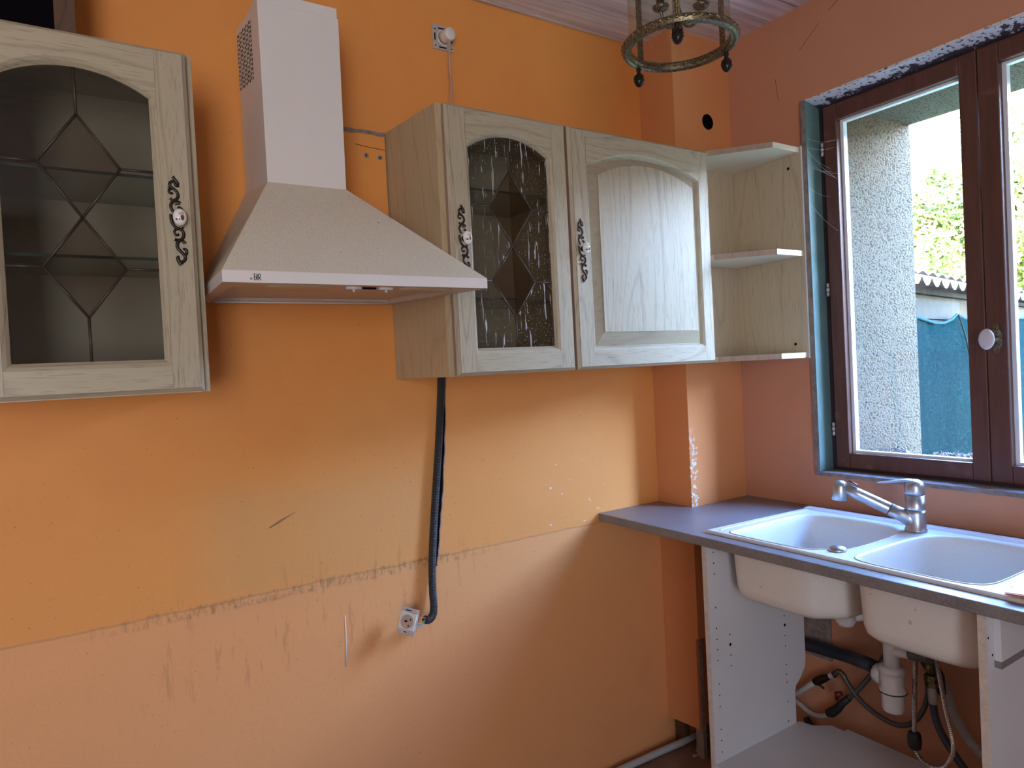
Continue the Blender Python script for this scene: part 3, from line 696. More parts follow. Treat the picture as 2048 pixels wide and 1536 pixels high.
# maker letters on the rim
mb = MB(); bx0 = -1.8345; z0 = 1.6635; yl = -.4906; hh = .0125; sw = .0012
def bar(x0_, z0_, x1_, z1_, w_=sw):
    a = Vector((bx0+x0_, yl, z0+z0_)); b = Vector((bx0+x1_, yl, z0+z1_)); n_ = (b-a).normalized(); s_ = Vector((-n_.z, 0, n_.x))*w_/2; t_ = Vector((0, .0006, 0))
    mb.hexa([a-s_, b-s_, b-s_+t_, a-s_+t_, a+s_, b+s_, b+s_+t_, a+s_+t_])
bar(.0005, 0, .0005, hh, .0013); bar(0, hh, .0045, hh); bar(0, hh*.55, .0036, hh*.55)
bar(.003, 0, .0062, hh); bar(.0062, hh, .0062, 0); bar(.0042, hh*.35, .0062, hh*.35)
bar(.0086, 0, .0086, hh, .0013); bar(.0086, hh, .0122, hh); bar(.0122, hh, .0122, hh*.5); bar(.0086, hh*.5, .0122, hh*.5); bar(.0098, hh*.5, .0128, 0, .0013)
for a_ in range(4): bar(-.0055+.002*math.cos(a_*PI/2), .003+.002*math.sin(a_*PI/2), -.0055+.002*math.cos((a_+1)*PI/2), .003+.002*math.sin((a_+1)*PI/2), .0009)
obj('maker_letters', mb, M['ink'], hood, kind='stuff')

# crate standing on the left cabinet
cr = thing('wooden_crate', 'dark wooden box with black open front standing on top of the left cabinet', 'box', (-2.2, -.15, ZT+.006))
zc0 = ZT+.0055
obj('side_board', box((-2.137, -.175, zc0), (-2.099, -.01, 2.60)), M['dark_wood'], cr)
obj('side_board', box((-2.46, -.175, zc0), (-2.43, -.01, 2.60)), M['dark_wood'], cr)
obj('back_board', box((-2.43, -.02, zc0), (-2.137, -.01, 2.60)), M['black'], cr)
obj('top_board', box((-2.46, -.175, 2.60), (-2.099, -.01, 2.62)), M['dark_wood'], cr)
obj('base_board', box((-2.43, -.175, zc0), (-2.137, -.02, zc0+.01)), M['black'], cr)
obj('inner_shade', box((-2.138, -.174, zc0+.01), (-2.1372, -.02, 2.6)), M['black'], cr)  # black inner faces: the box's inside shade put into their colour

# ================================================================== SOCKETS, CORDS
so = thing('wall_socket', 'white uncovered wall socket plate above the middle cabinet', 'socket', (-1.12, -.003, 2.5))
mb = MB().prism([(-1.160, 2.463), (-1.090, 2.463), (-1.086, 2.536), (-1.160, 2.540)], 'y', -.004, -.0005)
obj('mounting_plate', mb, M['steel_plate'], so, bevel=.001)
mb = MB()
for (a, b, c_, d_) in ((-1.140, 2.527, -1.115, 2.531), (-1.140, 2.469, -1.115, 2.473), (-1.155, 2.49, -1.151, 2.512), (-1.097, 2.49, -1.093, 2.512), (-1.153, 2.522, -1.149, 2.526), (-1.097, 2.524, -1.093, 2.528), (-1.153, 2.472, -1.149, 2.476), (-1.098, 2.47, -1.094, 2.474)):
    mb.box((a, -.0045, b), (c_, -.004, d_))
obj('plate_slots', mb, M['black'], so, kind='stuff')
obj('socket_ring', MB().lathe([(.025, 0), (.025, .004), (.022, .005), (.021, .001), (0, .001)], (-1.122, -.004, 2.500), (0, -1, 0), 28), M['plastic'], so)
pg = thing('power_plug', 'round beige power plug pushed into the socket above the middle cabinet', 'plug', (-1.122, -.01, 2.5))
ax = Vector((.06, -1, -.05)).normalized()
obj('plug_body', MB().lathe([(.020, 0), (.020, .014), (.0185, .028), (.0185, .036), (.016, .039), (0, .040)], (-1.122, -.008, 2.500), ax, 24), M['plastic'], pg)
cp = smooth_path([(-1.122, -.036, 2.488), (-1.124, -.040, 2.46), (-1.127, -.043, 2.43), (-1.130, -.046, 2.40), (-1.140, -.07, 2.33), (-1.165, -.11, 2.26), (-1.19, -.135, 2.20), (-1.20, -.14, 2.176)], 3)
obj('cord', MB().tube(cp, .0032, 8), M['cord'], pg)
cd = [(-1.198, -.012, 1.449), (-1.207, -.012, 1.35), (-1.221, -.012, 1.227), (-1.241, -.012, 1.075), (-1.257, -.013, .95), (-1.266, -.016, .864), (-1.270, -.02, .80), (-1.270, -.025, .762), (-1.278, -.034, .738), (-1.298, -.045, .731), (-1.313, -.05, .738)]
co = corrugated(cd, .0122, .0048, .0016)
tag(obj('cable_conduit', co, M['conduit'], at=(-1.2, -.012, 1.449)), 'black corrugated conduit running down the orange wall from under the cabinets', 'conduit')
hs = thing('hanging_socket', 'loose square socket dangling on its wires at the end of the conduit', 'socket', (-1.375, -.06, .752))
# frame: tilted plate
ez = Vector((.30, .0, .955)).normalized(); ex = Vector((.64, -.74, -.25)); ex = (ex-ez*ex.dot(ez)).normalized(); en = ex.cross(ez).normalized()
if en.y > 0: en = -en
pc = Vector((-1.368, -.055, .748))
def loc3(a, b, c_): return pc+ex*a*1.1+ez*b*1.1+en*c_
def plate(mb, a0, a1, b0, b1, c0, c1, mi=0):
    return mb.hexa([loc3(a0, b0, c0), loc3(a1, b0, c0), loc3(a1, b0, c1), loc3(a0, b0, c1), loc3(a0, b1, c0), loc3(a1, b1, c0), loc3(a1, b1, c1), loc3(a0, b1, c1)], mi)
obj('cover_plate', plate(MB(), -.0255, .0255, -.034, .034, 0, .003), M['steel_plate'], hs, bevel=.0008)
obj('insert', plate(MB(), -.0225, .0225, -.020, .0225, .003, .010), M['plastic'], hs, bevel=.0008)
mb = MB().lathe([(.0195, 0), (.0195, .0008), (.0175, .0004), (0, .0004)], loc3(0, .0, .0101), en, 28); obj('socket_well', mb, M['cord'], hs)
mb = MB()
for a, b in ((.009, .007), (.006, -.009)): mb.lathe([(.0024, 0), (0, .0003)], loc3(a, b, .0109), en, 10)
plate(mb, -.006, .0, -.001, .003, .0106, .014); obj('contact_holes', mb, M['black'], hs)
mb = MB(); plate(mb, -.012, .004, .0265, .029, .003, .0036); plate(mb, -.006, .002, -.029, -.0265, .003, .0036); obj('plate_marks', mb, M['black'], hs, kind='stuff')
obj('rear_housing', plate(MB(), -.014, .017, -.018, .018, -.016, 0), M['rubber'], hs)
for nm, c0, c1 in (('wire_red', .008, .004), ('wire_green', -.004, 0), ('wire_blue', -.014, -.004)):
    a = loc3(.012, c0, -.014); e_ = Vector((-1.311, -.05, .738+c1)); mid = (a+e_)/2+Vector((0, -.006, -.008 if nm != 'wire_red' else .004))
    obj('wire', MB().tube(smooth_path([a, mid, e_], 3), .0017, 7), M[nm], hs)

# ================================================================== WORKTOP, SINK, TAP
WZ = .934
wt_poly = [(-.598, -2.6), (-.0005, -2.6), (-.0005, PY-.002), (PX-.002, PY-.002), (PX-.002, -.001), (-.598, -.001)]
mb = MB().prism(wt_poly, 'z', WZ-.028, WZ, holes=[[(-.538, -.50), (-.10, -.50), (-.10, -1.225), (-.538, -1.225)]])
tag(obj('worktop', mb, M['worktop'], at=(-.3, -1.3, WZ), bevel=.003), 'dark grey stone-effect worktop with sink under the window', 'worktop')
ZS = WZ+.009
def chk(pts, k=2): return [(p.x, p.y) for p in smooth_path([(a, b, 0) for a, b in pts], k, True)]
b1 = chk([(-.536, -.545), (-.525, -.519), (-.50, -.515), (-.26, -.517), (-.19, -.525), (-.15, -.555), (-.136, -.62), (-.133, -.74), (-.136, -.795), (-.165, -.838), (-.21, -.855), (-.30, -.862), (-.42, -.858), (-.458, -.848), (-.50, -.805), (-.528, -.785), (-.536, -.72)])
b2 = chk([(-.503, -.897), (-.47, -.893), (-.28, -.895), (-.215, -.903), (-.165, -.930), (-.132, -.985), (-.127, -1.05), (-.127, -1.13), (-.15, -1.185), (-.20, -1.203), (-.30, -1.206), (-.46, -1.206), (-.505, -1.198), (-.530, -1.165), (-.535, -1.10), (-.535, -.95), (-.525, -.91)])
sink = thing('kitchen_sink', 'pale beige double-bowl sink set into the grey worktop under the window', 'sink', (-.3, -1.0, WZ))
outl = [(-.549, -.451), (-.062, -.478), (-.062, -1.62), (-.549, -1.62)]
mb = MB()
def lp(l, z): return [Vector((p[0], p[1], z)) for p in l]
def shrink(l, d):
    cx_ = sum(p[0] for p in l)/len(l); cy_ = sum(p[1] for p in l)/len(l)
    hx = max(abs(p[0]-cx_) for p in l); hy = max(abs(p[1]-cy_) for p in l)
    return [(cx_+(p[0]-cx_)*(hx-d)/hx, cy_+(p[1]-cy_)*(hy-d)/hy) for p in l]
oi = [(outl[0][0]+.004, outl[0][1]-.004), (outl[1][0]-.004, outl[1][1]-.004), (outl[2][0]-.004, outl[2][1]+.004), (outl[3][0]+.004, outl[3][1]+.004)]
loops = [oi, b1, b2]; flat = [p for l in loops for p in l]
tr = tessellate_polygon([[Vector((p[0], p[1], 0)) for p in l] for l in loops])
mb.add([(p[0], p[1], ZS) for p in flat], [tuple(t) for t in tr])
mb.strip(lp(outl, WZ+.0002), lp(outl, ZS-.003)); mb.strip(lp(outl, ZS-.003), lp(oi, ZS))
deck = obj('deck', mb, M['sink'], sink)
for b_, zb_, nm in ((b1, .742, 'bowl'), (b2, .738, 'bowl')):
    mb = MB(); rg = [(b_, ZS), (shrink(b_, -.0008), ZS+.0015), (shrink(b_, .002), ZS+.0018), (shrink(b_, .006), ZS-.004), (shrink(b_, .010), ZS-.02), (shrink(b_, .020), zb_+.045), (shrink(b_, .027), zb_+.022), (shrink(b_, .045), zb_+.008), (shrink(b_, .075), zb_+.006)]
    for (p, z1), (q, z2) in zip(rg, rg[1:]): mb.strip(lp(p, z1), lp(q, z2), smooth=True)
    mb.fan(lp(rg[-1][0], rg[-1][1]))
    ro = [(shrink(b_, .002), ZS-.012), (shrink(b_, .006), ZS-.05), (shrink(b_, .012), zb_+.04), (shrink(b_, .018), zb_+.018), (shrink(b_, .034), zb_+.003), (shrink(b_, .06), zb_)]
    for (p, z1), (q, z2) in zip(ro, ro[1:]): mb.strip(lp(q, z2), lp(p, z1), smooth=True)
    mb.fan(lp(ro[-1][0], ro[-1][1])[::-1])
    obj(nm, mb, M['sink'], sink)
obj('rear_ledge', MB().prism([(-.105, ZS), (-.098, ZS+.005), (-.068, ZS+.005), (-.0625, ZS)], 'y', -.482, -1.6), M['sink'], sink, bevel=.001)
# raised bead framing the left bowl
mb = MB().tube(smooth_path([(-.105, -.50, ZS), (-.48, -.482, ZS), (-.522, -.484, ZS)], 2), .003, 6, flat=((0, 0, 1), .6)); obj('rim_bead', mb, M['sink'], sink)
for i in range(9):
    x = -.512+i*.029
    obj('drainer_rib', MB().tube([(x, -1.228-(.004 if i else .012), ZS+.0005), (x, -1.25, ZS+.0015), (x, -1.56, ZS+.0015)], [.001, .0055, .0055], 8, flat=((0, 0, 1), .5)), M['sink'], sink)
mb = MB().lathe([(.0225, 0), (.0225, .004), (.019, .009), (.010, .0125), (0, .0135)], (-.481, -.838, ZS), (0, 0, 1), 28); obj('waste_knob', mb, M['metal'], sink, label='round brushed steel waste knob')
for cx_, cy_, z_ in ((-.305, -.742, .742), (-.305, -.962, .737)):
    mb = MB().lathe([(.034, 0), (.034, -.012), (.038, -.014), (.038, -.026), (.028, -.028), (.028, -.055), (.02, -.068), (.0, -.072)], (cx_, cy_, z_), (0, 0, 1), 28)
    mb.tube([(cx_+.01, cy_-.01, z_-.042), (cx_+.07, cy_-.045, z_-.04)], .016, 12)
    obj('waste_fitting', mb, M['pvc'], sink, label='white plastic waste fitting')

tap = thing('mixer_tap', 'brushed steel pull-out mixer tap standing behind the sink bowls', 'tap', (-.148, -.869, ZS))
B0 = Vector((-.148, -.869, ZS))
obj('tap_base', MB().lathe([(.0285, 0), (.0285, .006), (.0265, .008), (.0265, .05), (.0262, .062)], B0, (0, 0, 1), 32), M['metal'], tap)
obj('tap_body', MB().lathe([(.0258, .0625), (.0262, .065), (.0245, .105)], B0, (0, 0, 1), 32), M['metal'], tap)
obj('tap_cap', MB().lathe([(.0255, .106), (.0265, .112), (.0262, .128), (.022, .140), (.012, .147), (0, .149)], B0, (0, 0, 1), 32), M['metal'], tap)
hd = Vector((-.25, -.7075, 1.066)); st0 = B0+Vector((0, 0, .028)); st1 = hd+Vector((.006, -.01, -.004)); 
def lerp(a, b, t): return a+(b-a)*t
mb = MB().tube([lerp(st0, st1, 0), lerp(st0, st1, .12), lerp(st0, st1, .2), lerp(st0, st1, .36)], [.026, .023, .0195, .0185], 20); obj('spout_root', mb, M['metal'], tap)
mb = MB().tube([lerp(st0, st1, .365), lerp(st0, st1, .38), lerp(st0, st1, .8), lerp(st0, st1, 1)], [.0172, .0178, .0172, .0155], 20); obj('spout', mb, M['metal'], tap)
obj('spray_head', MB().lathe([(0, .018), (.010, .0165), (.017, .011), (.0205, .001), (.0215, -.012), (.0225, -.038), (.021, -.040), (.0, -.039)], hd, (.05, -.06, 1), 28), M['metal'], tap)
obj('spray_button', MB().tube([hd+Vector((.012, -.02, .017)), hd+Vector((.025, -.042, .004))], .006, 10, flat=((0, 0, 1), .4)), M['rubber'], tap)
lv = [B0+Vector((.012, -.014, .132)), B0+Vector((0, 0, .143)), B0+Vector((-.012, .02, .146)), B0+Vector((-.03, .055, .138)), B0+Vector((-.044, .082, .135))]
lv = smooth_path(lv, 2); n = len(lv)
obj('lever', MB().tube(lv, [.021-.016*(i/(n-1)) for i in range(n)], 16, flat=((0, 0, 1), .32)), M['metal'], tap)

pp = MB(); a = [(-.556, -1.248), (-.40, -1.205-.035), (-.36, -1.36), (-.53, -1.40)]
pp.hexa([(p[0], p[1], ZS+.004) for p in a]+[(p[0], p[1], ZS+.0055+(.002 if i > 1 else 0)) for i, p in enumerate(a)])
pp.hexa([(p[0], p[1], ZS+.0075+(.0015 if i else 0)) for i, p in enumerate(a)]+[(p[0]+.004, p[1], ZS+.009+(.004 if i else 0)) for i, p in enumerate(a)])
tag(obj('folded_card', pp, M['orange_cloth'], at=(-.46, -1.3, ZS)), 'orange folded card lying on the sink drainer', 'card')

# ================================================================== SINK BASE CABINET
bc = thing('base_cabinet', 'open white doorless base cabinet under the kitchen sink', 'cabinet', (-.35, -.84, 0))
zt2 = WZ-.0285
poly = [(-.578, 0), (-.578, zt2), (-.118, zt2), (-.118, .44), (-.122, .41), (-.150, .378), (-.175, .36), (-.181, .34), (-.181, 0)]
sp1 = obj('side_panel', MB().prism(poly, 'y', -.4755, -.4585), M['white_board'], bc)
obj('raw_edge', box((-.5785, -.4755, 0), (-.5781, -.4585, zt2)), M['raw_edge'], sp1, label='pale raw chipboard edge')
mb = MB()
for x, zs in ((-.547, [.265, .300, .335, .405, .44, .475, .547, .580, .612, .645, .709, .812, .845, .878]), (-.489, [.515, .548, .612]), (-.222, [.255, .32, .385, .411, .443, .506, .540, .606])):
    for z in zs: mb.lathe([(.0025, 0), (0, .0003)], (x, -.4756, z), (0, -1, 0), 8)
for x, z in ((-.489, .581), (-.221, .575)): mb.lathe([(.005, 0), (0, .0003)], (x, -.4756, z), (0, -1, 0), 10)
obj('peg_holes', mb, M['black'], sp1, kind='stuff')
sp2 = obj('side_panel', box((-.578, -1.222, 0), (-.115, -1.205, zt2)), M['white_board'], bc)
obj('raw_edge', box((-.5785, -1.222, 0), (-.5781, -1.205, zt2)), M['raw_edge'], sp2)
obj('support_board', box((-.548, -1.236, .80), (-.115, -1.2225, .902)), M['white_board'], bc)
obj('board_underside', box((-.549, -1.2362, .785), (-.115, -1.2223, .80)), M['worktop'], bc, label='dark underside strip')
mb = MB()
for x, z in ((-.572, .853), (-.556, .813)): mb.lathe([(.003, 0), (0, .0003)], (x, -1.2222, z), (0, -1, 0), 8)
obj('peg_holes', mb, M['black'], sp2, kind='stuff')
obj('bottom_panel', MB().prism([(-.577, -.4757), (-.577, -1.2048), (-.109, -1.2048), (-.109, -.556), (-.155, -.519), (-.166, -.4757)], 'z', .218, .236), M['white_board'], bc)
obj('back_rail', box((-.1075, -.60, .205), (-.091, -1.2048, .236)), M['white_board'], bc)
# cabinet filler seen left of it: none; appliance bay back wall stays orange

# ================================================================== PLUMBING
tr_ = thing('sink_trap', 'white plastic bottle trap hanging below the sink', 'trap', (-.2, -.813, .46))
T0 = Vector((-.2, -.813, 0))
obj('trap_cup', MB().lathe([(.026, .418), (.029, .424), (.030, .47), (.032, .476)], T0, (0, 0, 1), 28), M['pvc'], tr_)
obj('trap_body', MB().lathe([(.036, .476), (.0365, .482), (.031, .486), (.030, .525), (.031, .53)], T0, (0, 0, 1), 28), M['pvc'], tr_)
obj('seal_ring', MB().lathe([(.0375, .475), (.0375, .478), (.0, .478)], T0, (0, 0, 1), 28), M['rubber'], tr_)
obj('top_nut', MB().lathe([(.033, .528), (.033, .548), (.022, .551)], T0, (0, 0, 1), 28, lobes=14, amp=.02), M['pvc'], tr_)
obj('inlet_tube', MB().lathe([(.0215, .548), (.0215, .70)], T0, (0, 0, 1), 24), M['pvc'], tr_)
obj('branch_tube', MB().tube([(-.2, -.815, .60), (-.205, -.84, .60), (-.21, -.875, .607)], .0155, 16), M['pvc'], tr_)
obj('branch_sleeve', MB().tube([(-.21, -.873, .606), (-.22, -.93, .617)], .0165, 16), M['braid'], tr_, label='grey rubber sleeve')
obj('side_outlet', MB().tube([(-.2, -.81, .508), (-.185, -.775, .507)], .019, 18), M['pvc'], tr_)
mbn = MB().lathe([(.027, 0), (.028, .004), (.028, .022), (.02, .026)], (-.188, -.782, .507), (.25, .97, .0), 26, lobes=13, amp=.025); obj('outlet_nut', mbn, M['pvc'], tr_)
dp = MB().tube([(-.165, -.745, .510), (-.12, -.68, .493), (-.045, -.58, .458), (-.04, -.42, .447), (-.035, -.2, .44)], [.021]*5, 18)
tag(obj('drain_pipe', dp, M['pipe_dark'], at=(-.1, -.6, .46)), 'dark blue-grey drain pipe running along the orange wall to the white trap', 'pipe')
ch = [(-.148, -.862, .93), (-.148, -.856, .70), (-.148, -.854, .587), (-.148, -.847, .461), (-.148, -.842, .349), (-.148, -.842, .301), (-.148, -.853, .280), (-.148, -.882, .266), (-.148, -.918, .277), (-.148, -.944, .322), (-.148, -.947, .375), (-.148, -.929, .449), (-.148, -.922, .504), (-.147, -.912, .57), (-.148, -.895, .66), (-.148, -.875, .80), (-.148, -.87, .93)]
hz = thing('tap_hose', 'shiny ribbed metal pull-out tap hose hanging in a loop under the sink', 'hose', (-.148, -.86, .6))
obj('hose', corrugated(ch, .0068, .005, .0014, 10), M['chrome'], hz)
obj('counterweight', MB().lathe([(.010, -.026), (.016, -.022), (.0185, -.010), (.0185, .010), (.016, .022), (.009, .026)], (-.1485, -.842, .326), (0, 0, 1), 18), M['rubber'], hz, label='black counterweight')
tee = thing('hose_manifold', 'brass and black hose connectors behind the metal tap hose', 'connector', (-.13, -.885, .53))
obj('brass_nut', MB().lathe([(.0165, 0), (.0165, .018), (.010, .02)], (-.13, -.884, .51), (0, 0, 1), 6, smooth=False), M['brass'], tee)
obj('brass_elbow', MB().tube([(-.13, -.884, .53), (-.135, -.882, .552), (-.12, -.872, .568)], .011, 12), M['brass'], tee)
obj('lower_nut', MB().lathe([(.018, 0), (.018, .014)], (-.13, -.887, .496), (0, 0, 1), 6, smooth=False), M['brass'], tee)
obj('rubber_block', MB().tube([(-.11, -.862, .60), (-.115, -.872, .56), (-.11, -.892, .52), (-.10, -.899, .47)], [.014, .022, .02, .011], 12), M['rubber'], tee)
bh = thing('supply_hose', 'dark blue rubber hose dropping from the brass connector behind the tap hose', 'hose', (-.13, -.9, .4))
obj('ferrule', MB().tube([(-.13, -.886, .497), (-.13, -.888, .447)], [.0115, .0115], 14), M['grey_pipe'], bh)
obj('hose', MB().tube(smooth_path([(-.13, -.888, .447), (-.13, -.892, .41), (-.13, -.905, .372), (-.13, -.929, .335), (-.13, -.966, .290), (-.12, -1.01, .245)], 3), .0105, 12), M['pipe_dark'], bh)
gh = [(-.05, -.87, .49), (-.05, -.884, .467), (-.05, -.902, .408), (-.05, -.933, .347), (-.05, -.976, .305), (-.05, -1.05, .26), (-.05, -1.2, .22)]
tag(obj('waste_hose', corrugated(gh, .0135, .0052, .001, 12), M['grey_pipe'], at=(-.05, -.9, .4)), 'pale grey ribbed waste hose against the orange wall behind the cabinet', 'hose')
# cold valve
v1 = thing('stop_valve', 'grey stop valve with black lever, upper one on the wall', 'valve', (-.04, -.49, .35))
obj('valve_body', MB().tube([(-.04, -.455, .325), (-.04, -.467, .333), (-.04, -.49, .350), (-.04, -.508, .362), (-.04, -.530, .378)], [.013, .015, .014, .010, .011], 12), M['brass_dark'], v1)
obj('union_nut', MB().tube([(-.04, -.513, .366), (-.04, -.526, .376)], .0125, 6, smooth=False), M['steel_plate'], v1)
obj('valve_lever', MB().tube([(-.05, -.475, .326), (-.055, -.497, .322)], .004, 8), M['rubber'], v1)
h1 = thing('supply_hose', 'grey braided hose sagging from upper stop valve past the white trap', 'hose', (-.04, -.7, .35))
obj('elbow', MB().tube(smooth_path([(-.04, -.530, .378), (-.04, -.542, .394), (-.04, -.556, .392), (-.04, -.566, .378)], 2), .0085, 12), M['brass'], h1)
obj('hose', MB().tube(smooth_path([(-.04, -.565, .379), (-.04, -.585, .350), (-.04, -.624, .315), (-.04, -.68, .292), (-.045, -.743, .290), (-.05, -.795, .325), (-.06, -.835, .40), (-.08, -.855, .48), (-.10, -.865, .54)], 3), .0078, 12), M['braid'], h1)
p1_ = [(-.03, -.30, .20), (-.035, -.387, .262), (-.04, -.458, .327)]
tag(obj('water_pipe', MB().tube(p1_, .0095, 12), M['grey_pipe'], at=(-.04, -.4, .26)), 'straight grey water pipe rising to the upper stop valve', 'pipe')
v2 = thing('stop_valve', 'black stop valve with dark red handle, lower one on the wall', 'valve', (-.04, -.53, .27))
obj('valve_body', MB().tube([(-.04, -.498, .232), (-.04, -.512, .240), (-.04, -.535, .262), (-.04, -.553, .288), (-.04, -.578, .316)], [.013, .0165, .014, .012, .011], 12), M['rubber'], v2)
obj('valve_handle', MB().tube([(-.05, -.540, .300), (-.058, -.548, .322), (-.058, -.562, .330)], [.006, .010, .008], 10), M['red'], v2)
h2 = thing('supply_hose', 'grey braided hose climbing from the red-handled valve behind the white trap', 'hose', (-.04, -.62, .38))
obj('hose', MB().tube(smooth_path([(-.04, -.578, .316), (-.04, -.60, .34), (-.022, -.635, .395), (-.014, -.67, .45), (-.014, -.705, .517), (-.014, -.76, .60)], 3), .0078, 12), M['braid'], h2)
tag(obj('water_pipe', MB().tube(smooth_path([(-.03, -.29, .235), (-.04, -.386, .225), (-.04, -.43, .203), (-.04, -.478, .210), (-.04, -.502, .232)], 3), .009, 12), M['grey_pipe'], at=(-.04, -.4, .22)), 'curved grey water pipe leading to the red-handled valve', 'pipe')
tag(obj('floor_cable', MB().tube(smooth_path([(-.022, -.40, .17), (-.03, -.43, .14), (-.05, -.47, .09), (-.06, -.50, .02)], 2), .011, 10), M['rubber'], at=(-.03, -.45, .1)), 'short black cable rising behind the base cabinet floor panel', 'cable')
tag(obj('floor_pipe', MB().tube(smooth_path([(-1.3, -.05, .013), (-.9, -.03, .013), (-.56, -.035, .013), (-.38, -.045, .018), (-.26, -.055, .02), (-.2, -.04, .012)], 3), .0125, 12), M['grey_pipe'], at=(-.6, -.04, .013)), 'white plastic pipe lying on the floor along the orange wall', 'pipe')
random.seed(5); mb = MB()
for _ in range(40):
    c = Vector((-.2+random.uniform(-.1, .12), -.08+random.uniform(-.08, .05), .004+random.random()*.012)); r = random.uniform(.004, .013)
    vs = [c+Vector((random.uniform(-r, r), random.uniform(-r, r), random.uniform(-r, r)*.7)) for _ in range(4)]; mb.add(vs, [(0, 1, 2), (0, 2, 3), (0, 3, 1), (1, 3, 2)])
o = obj('rubble', mb, M['rubble'], at=(-.2, -.08, .0)); o['kind'] = 'stuff'; o['label'] = 'small plaster rubble on the floor at the foot of the pillar'; o['category'] = 'rubble'

# ================================================================== LANTERN
LC = Vector((-.995, -.843, 2.15))
ln = thing('ceiling_lantern', 'aged brass hall lantern with curved glass and pine-cone drops', 'lantern', (LC.x, LC.y, LC.z))
prof = [(.1035, -.003), (.106, -.008), (.112, -.0065), (.116, -.010), (.1215, -.008), (.1245, -.001), (.123, .006), (.118, .009), (.112, .007), (.106, .0085), (.1035, .004), (.1035, -.003)]
obj('lower_ring', MB().lathe(prof, LC, (0, 0, 1), 96, caps=False, smooth=False), M['brass'], ln)
mb = MB()
for k in range(44):
    t = 2*PI*k/44; c = LC+Vector((math.cos(t)*.1225, math.sin(t)*.1225, .001)); tv = Vector((-math.sin(t), math.cos(t), 0))
    mb.tube([c-tv*.0062, c-tv*.003, c+tv*.003, c+tv*.0062], [.0012, .0038, .0038, .0012], 6)
obj('gadroon_edge', mb, M['brass'], ln, kind='stuff')
obj('upper_ring', MB().lathe([(p[0], p[1]+.30) for p in prof], LC, (0, 0, 1), 64, caps=False), M['brass'], ln)
angs = [math.radians(a) for a in (96, -16, 221)]
def pol(r, t, z): return LC+Vector((math.cos(t)*r, math.sin(t)*r, z))
for i in range(3):
    t0, t1 = angs[i], angs[(i+1) % 3]
    if t1 > t0: t1 -= 2*PI
    n = 16; A = [pol(.1075, t0+(t1-t0)*k/n, .004) for k in range(n+1)]; B = [p+Vector((0, 0, .296)) for p in A]
    obj('glass_panel', MB().strip(A, B, closed=False, smooth=True), M['glass_lamp'], ln)
    t = t0; rd = Vector((math.cos(t), math.sin(t), 0)); tv = Vector((-math.sin(t), math.cos(t), 0)); c = pol(.1085, t, 0)
    v = [c-tv*.007-rd*.003, c+tv*.007-rd*.003, c+tv*.007+rd*.003, c-tv*.007+rd*.003]
    mb = MB().hexa(v+[p+Vector((0, 0, .30)) for p in v]); mb.tube([c+rd*.004, c+rd*.004+Vector((0, 0, .3))], .003, 8)
    obj('upright_bar', mb, M['brass'], ln, bevel=.0008)
    # pine cone drop
    c = pol(.1165, t, -.008); mb = MB().lathe([(.0045, 0), (.0062, -.004), (.004, -.009), (.0055, -.013), (.0085, -.018), (.0105, -.026), (.0098, -.034), (.006, -.041), (0, -.044)], c, (0, 0, 1), 14)
    for rr in range(5):
        for kk in range(8):
            tt = 2*PI*(kk+.5*(rr % 2))/8; rad = (.0088, .0105, .0104, .0088, .0055)[rr]; q = c+Vector((math.cos(tt)*rad, math.sin(tt)*rad, -.018-rr*.0052))
            mb.lathe([(.0022, .0015), (.0022, 0), (0, -.003)], q, (math.cos(tt), math.sin(tt), -1), 5, smooth=False)
    obj('pine_cone_drop', mb, M['brass_dark'], ln)
# candle cluster inside
mb = MB().lathe([(.0, .02), (.006, .022), (.010, .032), (.006, .042), (.004, .055), (.009, .065), (.005, .08), (.004, .36)], LC, (0, 0, 1), 14); obj('centre_stem', mb, M['brass'], ln)
for t in (1.0, 3.09, 5.19):
    arm = smooth_path([pol(.004, t, .05), pol(.02, t, .03), pol(.04, t, .035), pol(.05, t, .06)], 3)
    a = obj('candle_arm', MB().tube(arm, .0032, 8), M['brass'], ln)
    obj('candle_cup', MB().lathe([(.003, .058), (.015, .064), (.018, .07), (.008, .074), (.009, .085)], LC+Vector((math.cos(t)*.05, math.sin(t)*.05, 0)), (0, 0, 1), 16), M['brass'], a)
    obj('candle_tube', MB().lathe([(.008, .085), (.008, .15), (.0, .151)], LC+Vector((math.cos(t)*.05, math.sin(t)*.05, 0)), (0, 0, 1), 12), M['plastic'], a)
mb = MB()
for t in angs: mb.tube(smooth_path([pol(.11, t, .305), pol(.09, t, .37), pol(.03, t, .40), pol(.003, t, .42)], 3), .003, 6)
obj('top_bracket', mb, M['brass'], ln)
obj('chain', MB().tube([LC+Vector((0, 0, .41)), LC+Vector((0, 0, .475))], .004, 6), M['brass'], ln)
obj('ceiling_rose', MB().lathe([(.045, .4965), (.04, .485), (.01, .47), (0, .47)], LC, (0, 0, 1), 24), M['brass'], ln)

# cobwebs at the top hinge side of the window
random.seed(11); mb = MB()
for _ in range(9):
    a = Vector((-.008, -.483-random.uniform(0, .01), 2.02+random.uniform(-.04, .18))); b = Vector((.05, -.53-random.uniform(0, .04), a.z+random.uniform(-.12, .05)))
    mb.tube(smooth_path([a, (a+b)/2+Vector((0, 0, -.012)), b], 2), .00035, 4)
tag(obj('cobweb', mb, M['web'], at=(0, -.5, 2.05)), 'wispy cobweb strands across upper corner of the window lining', 'cobweb')

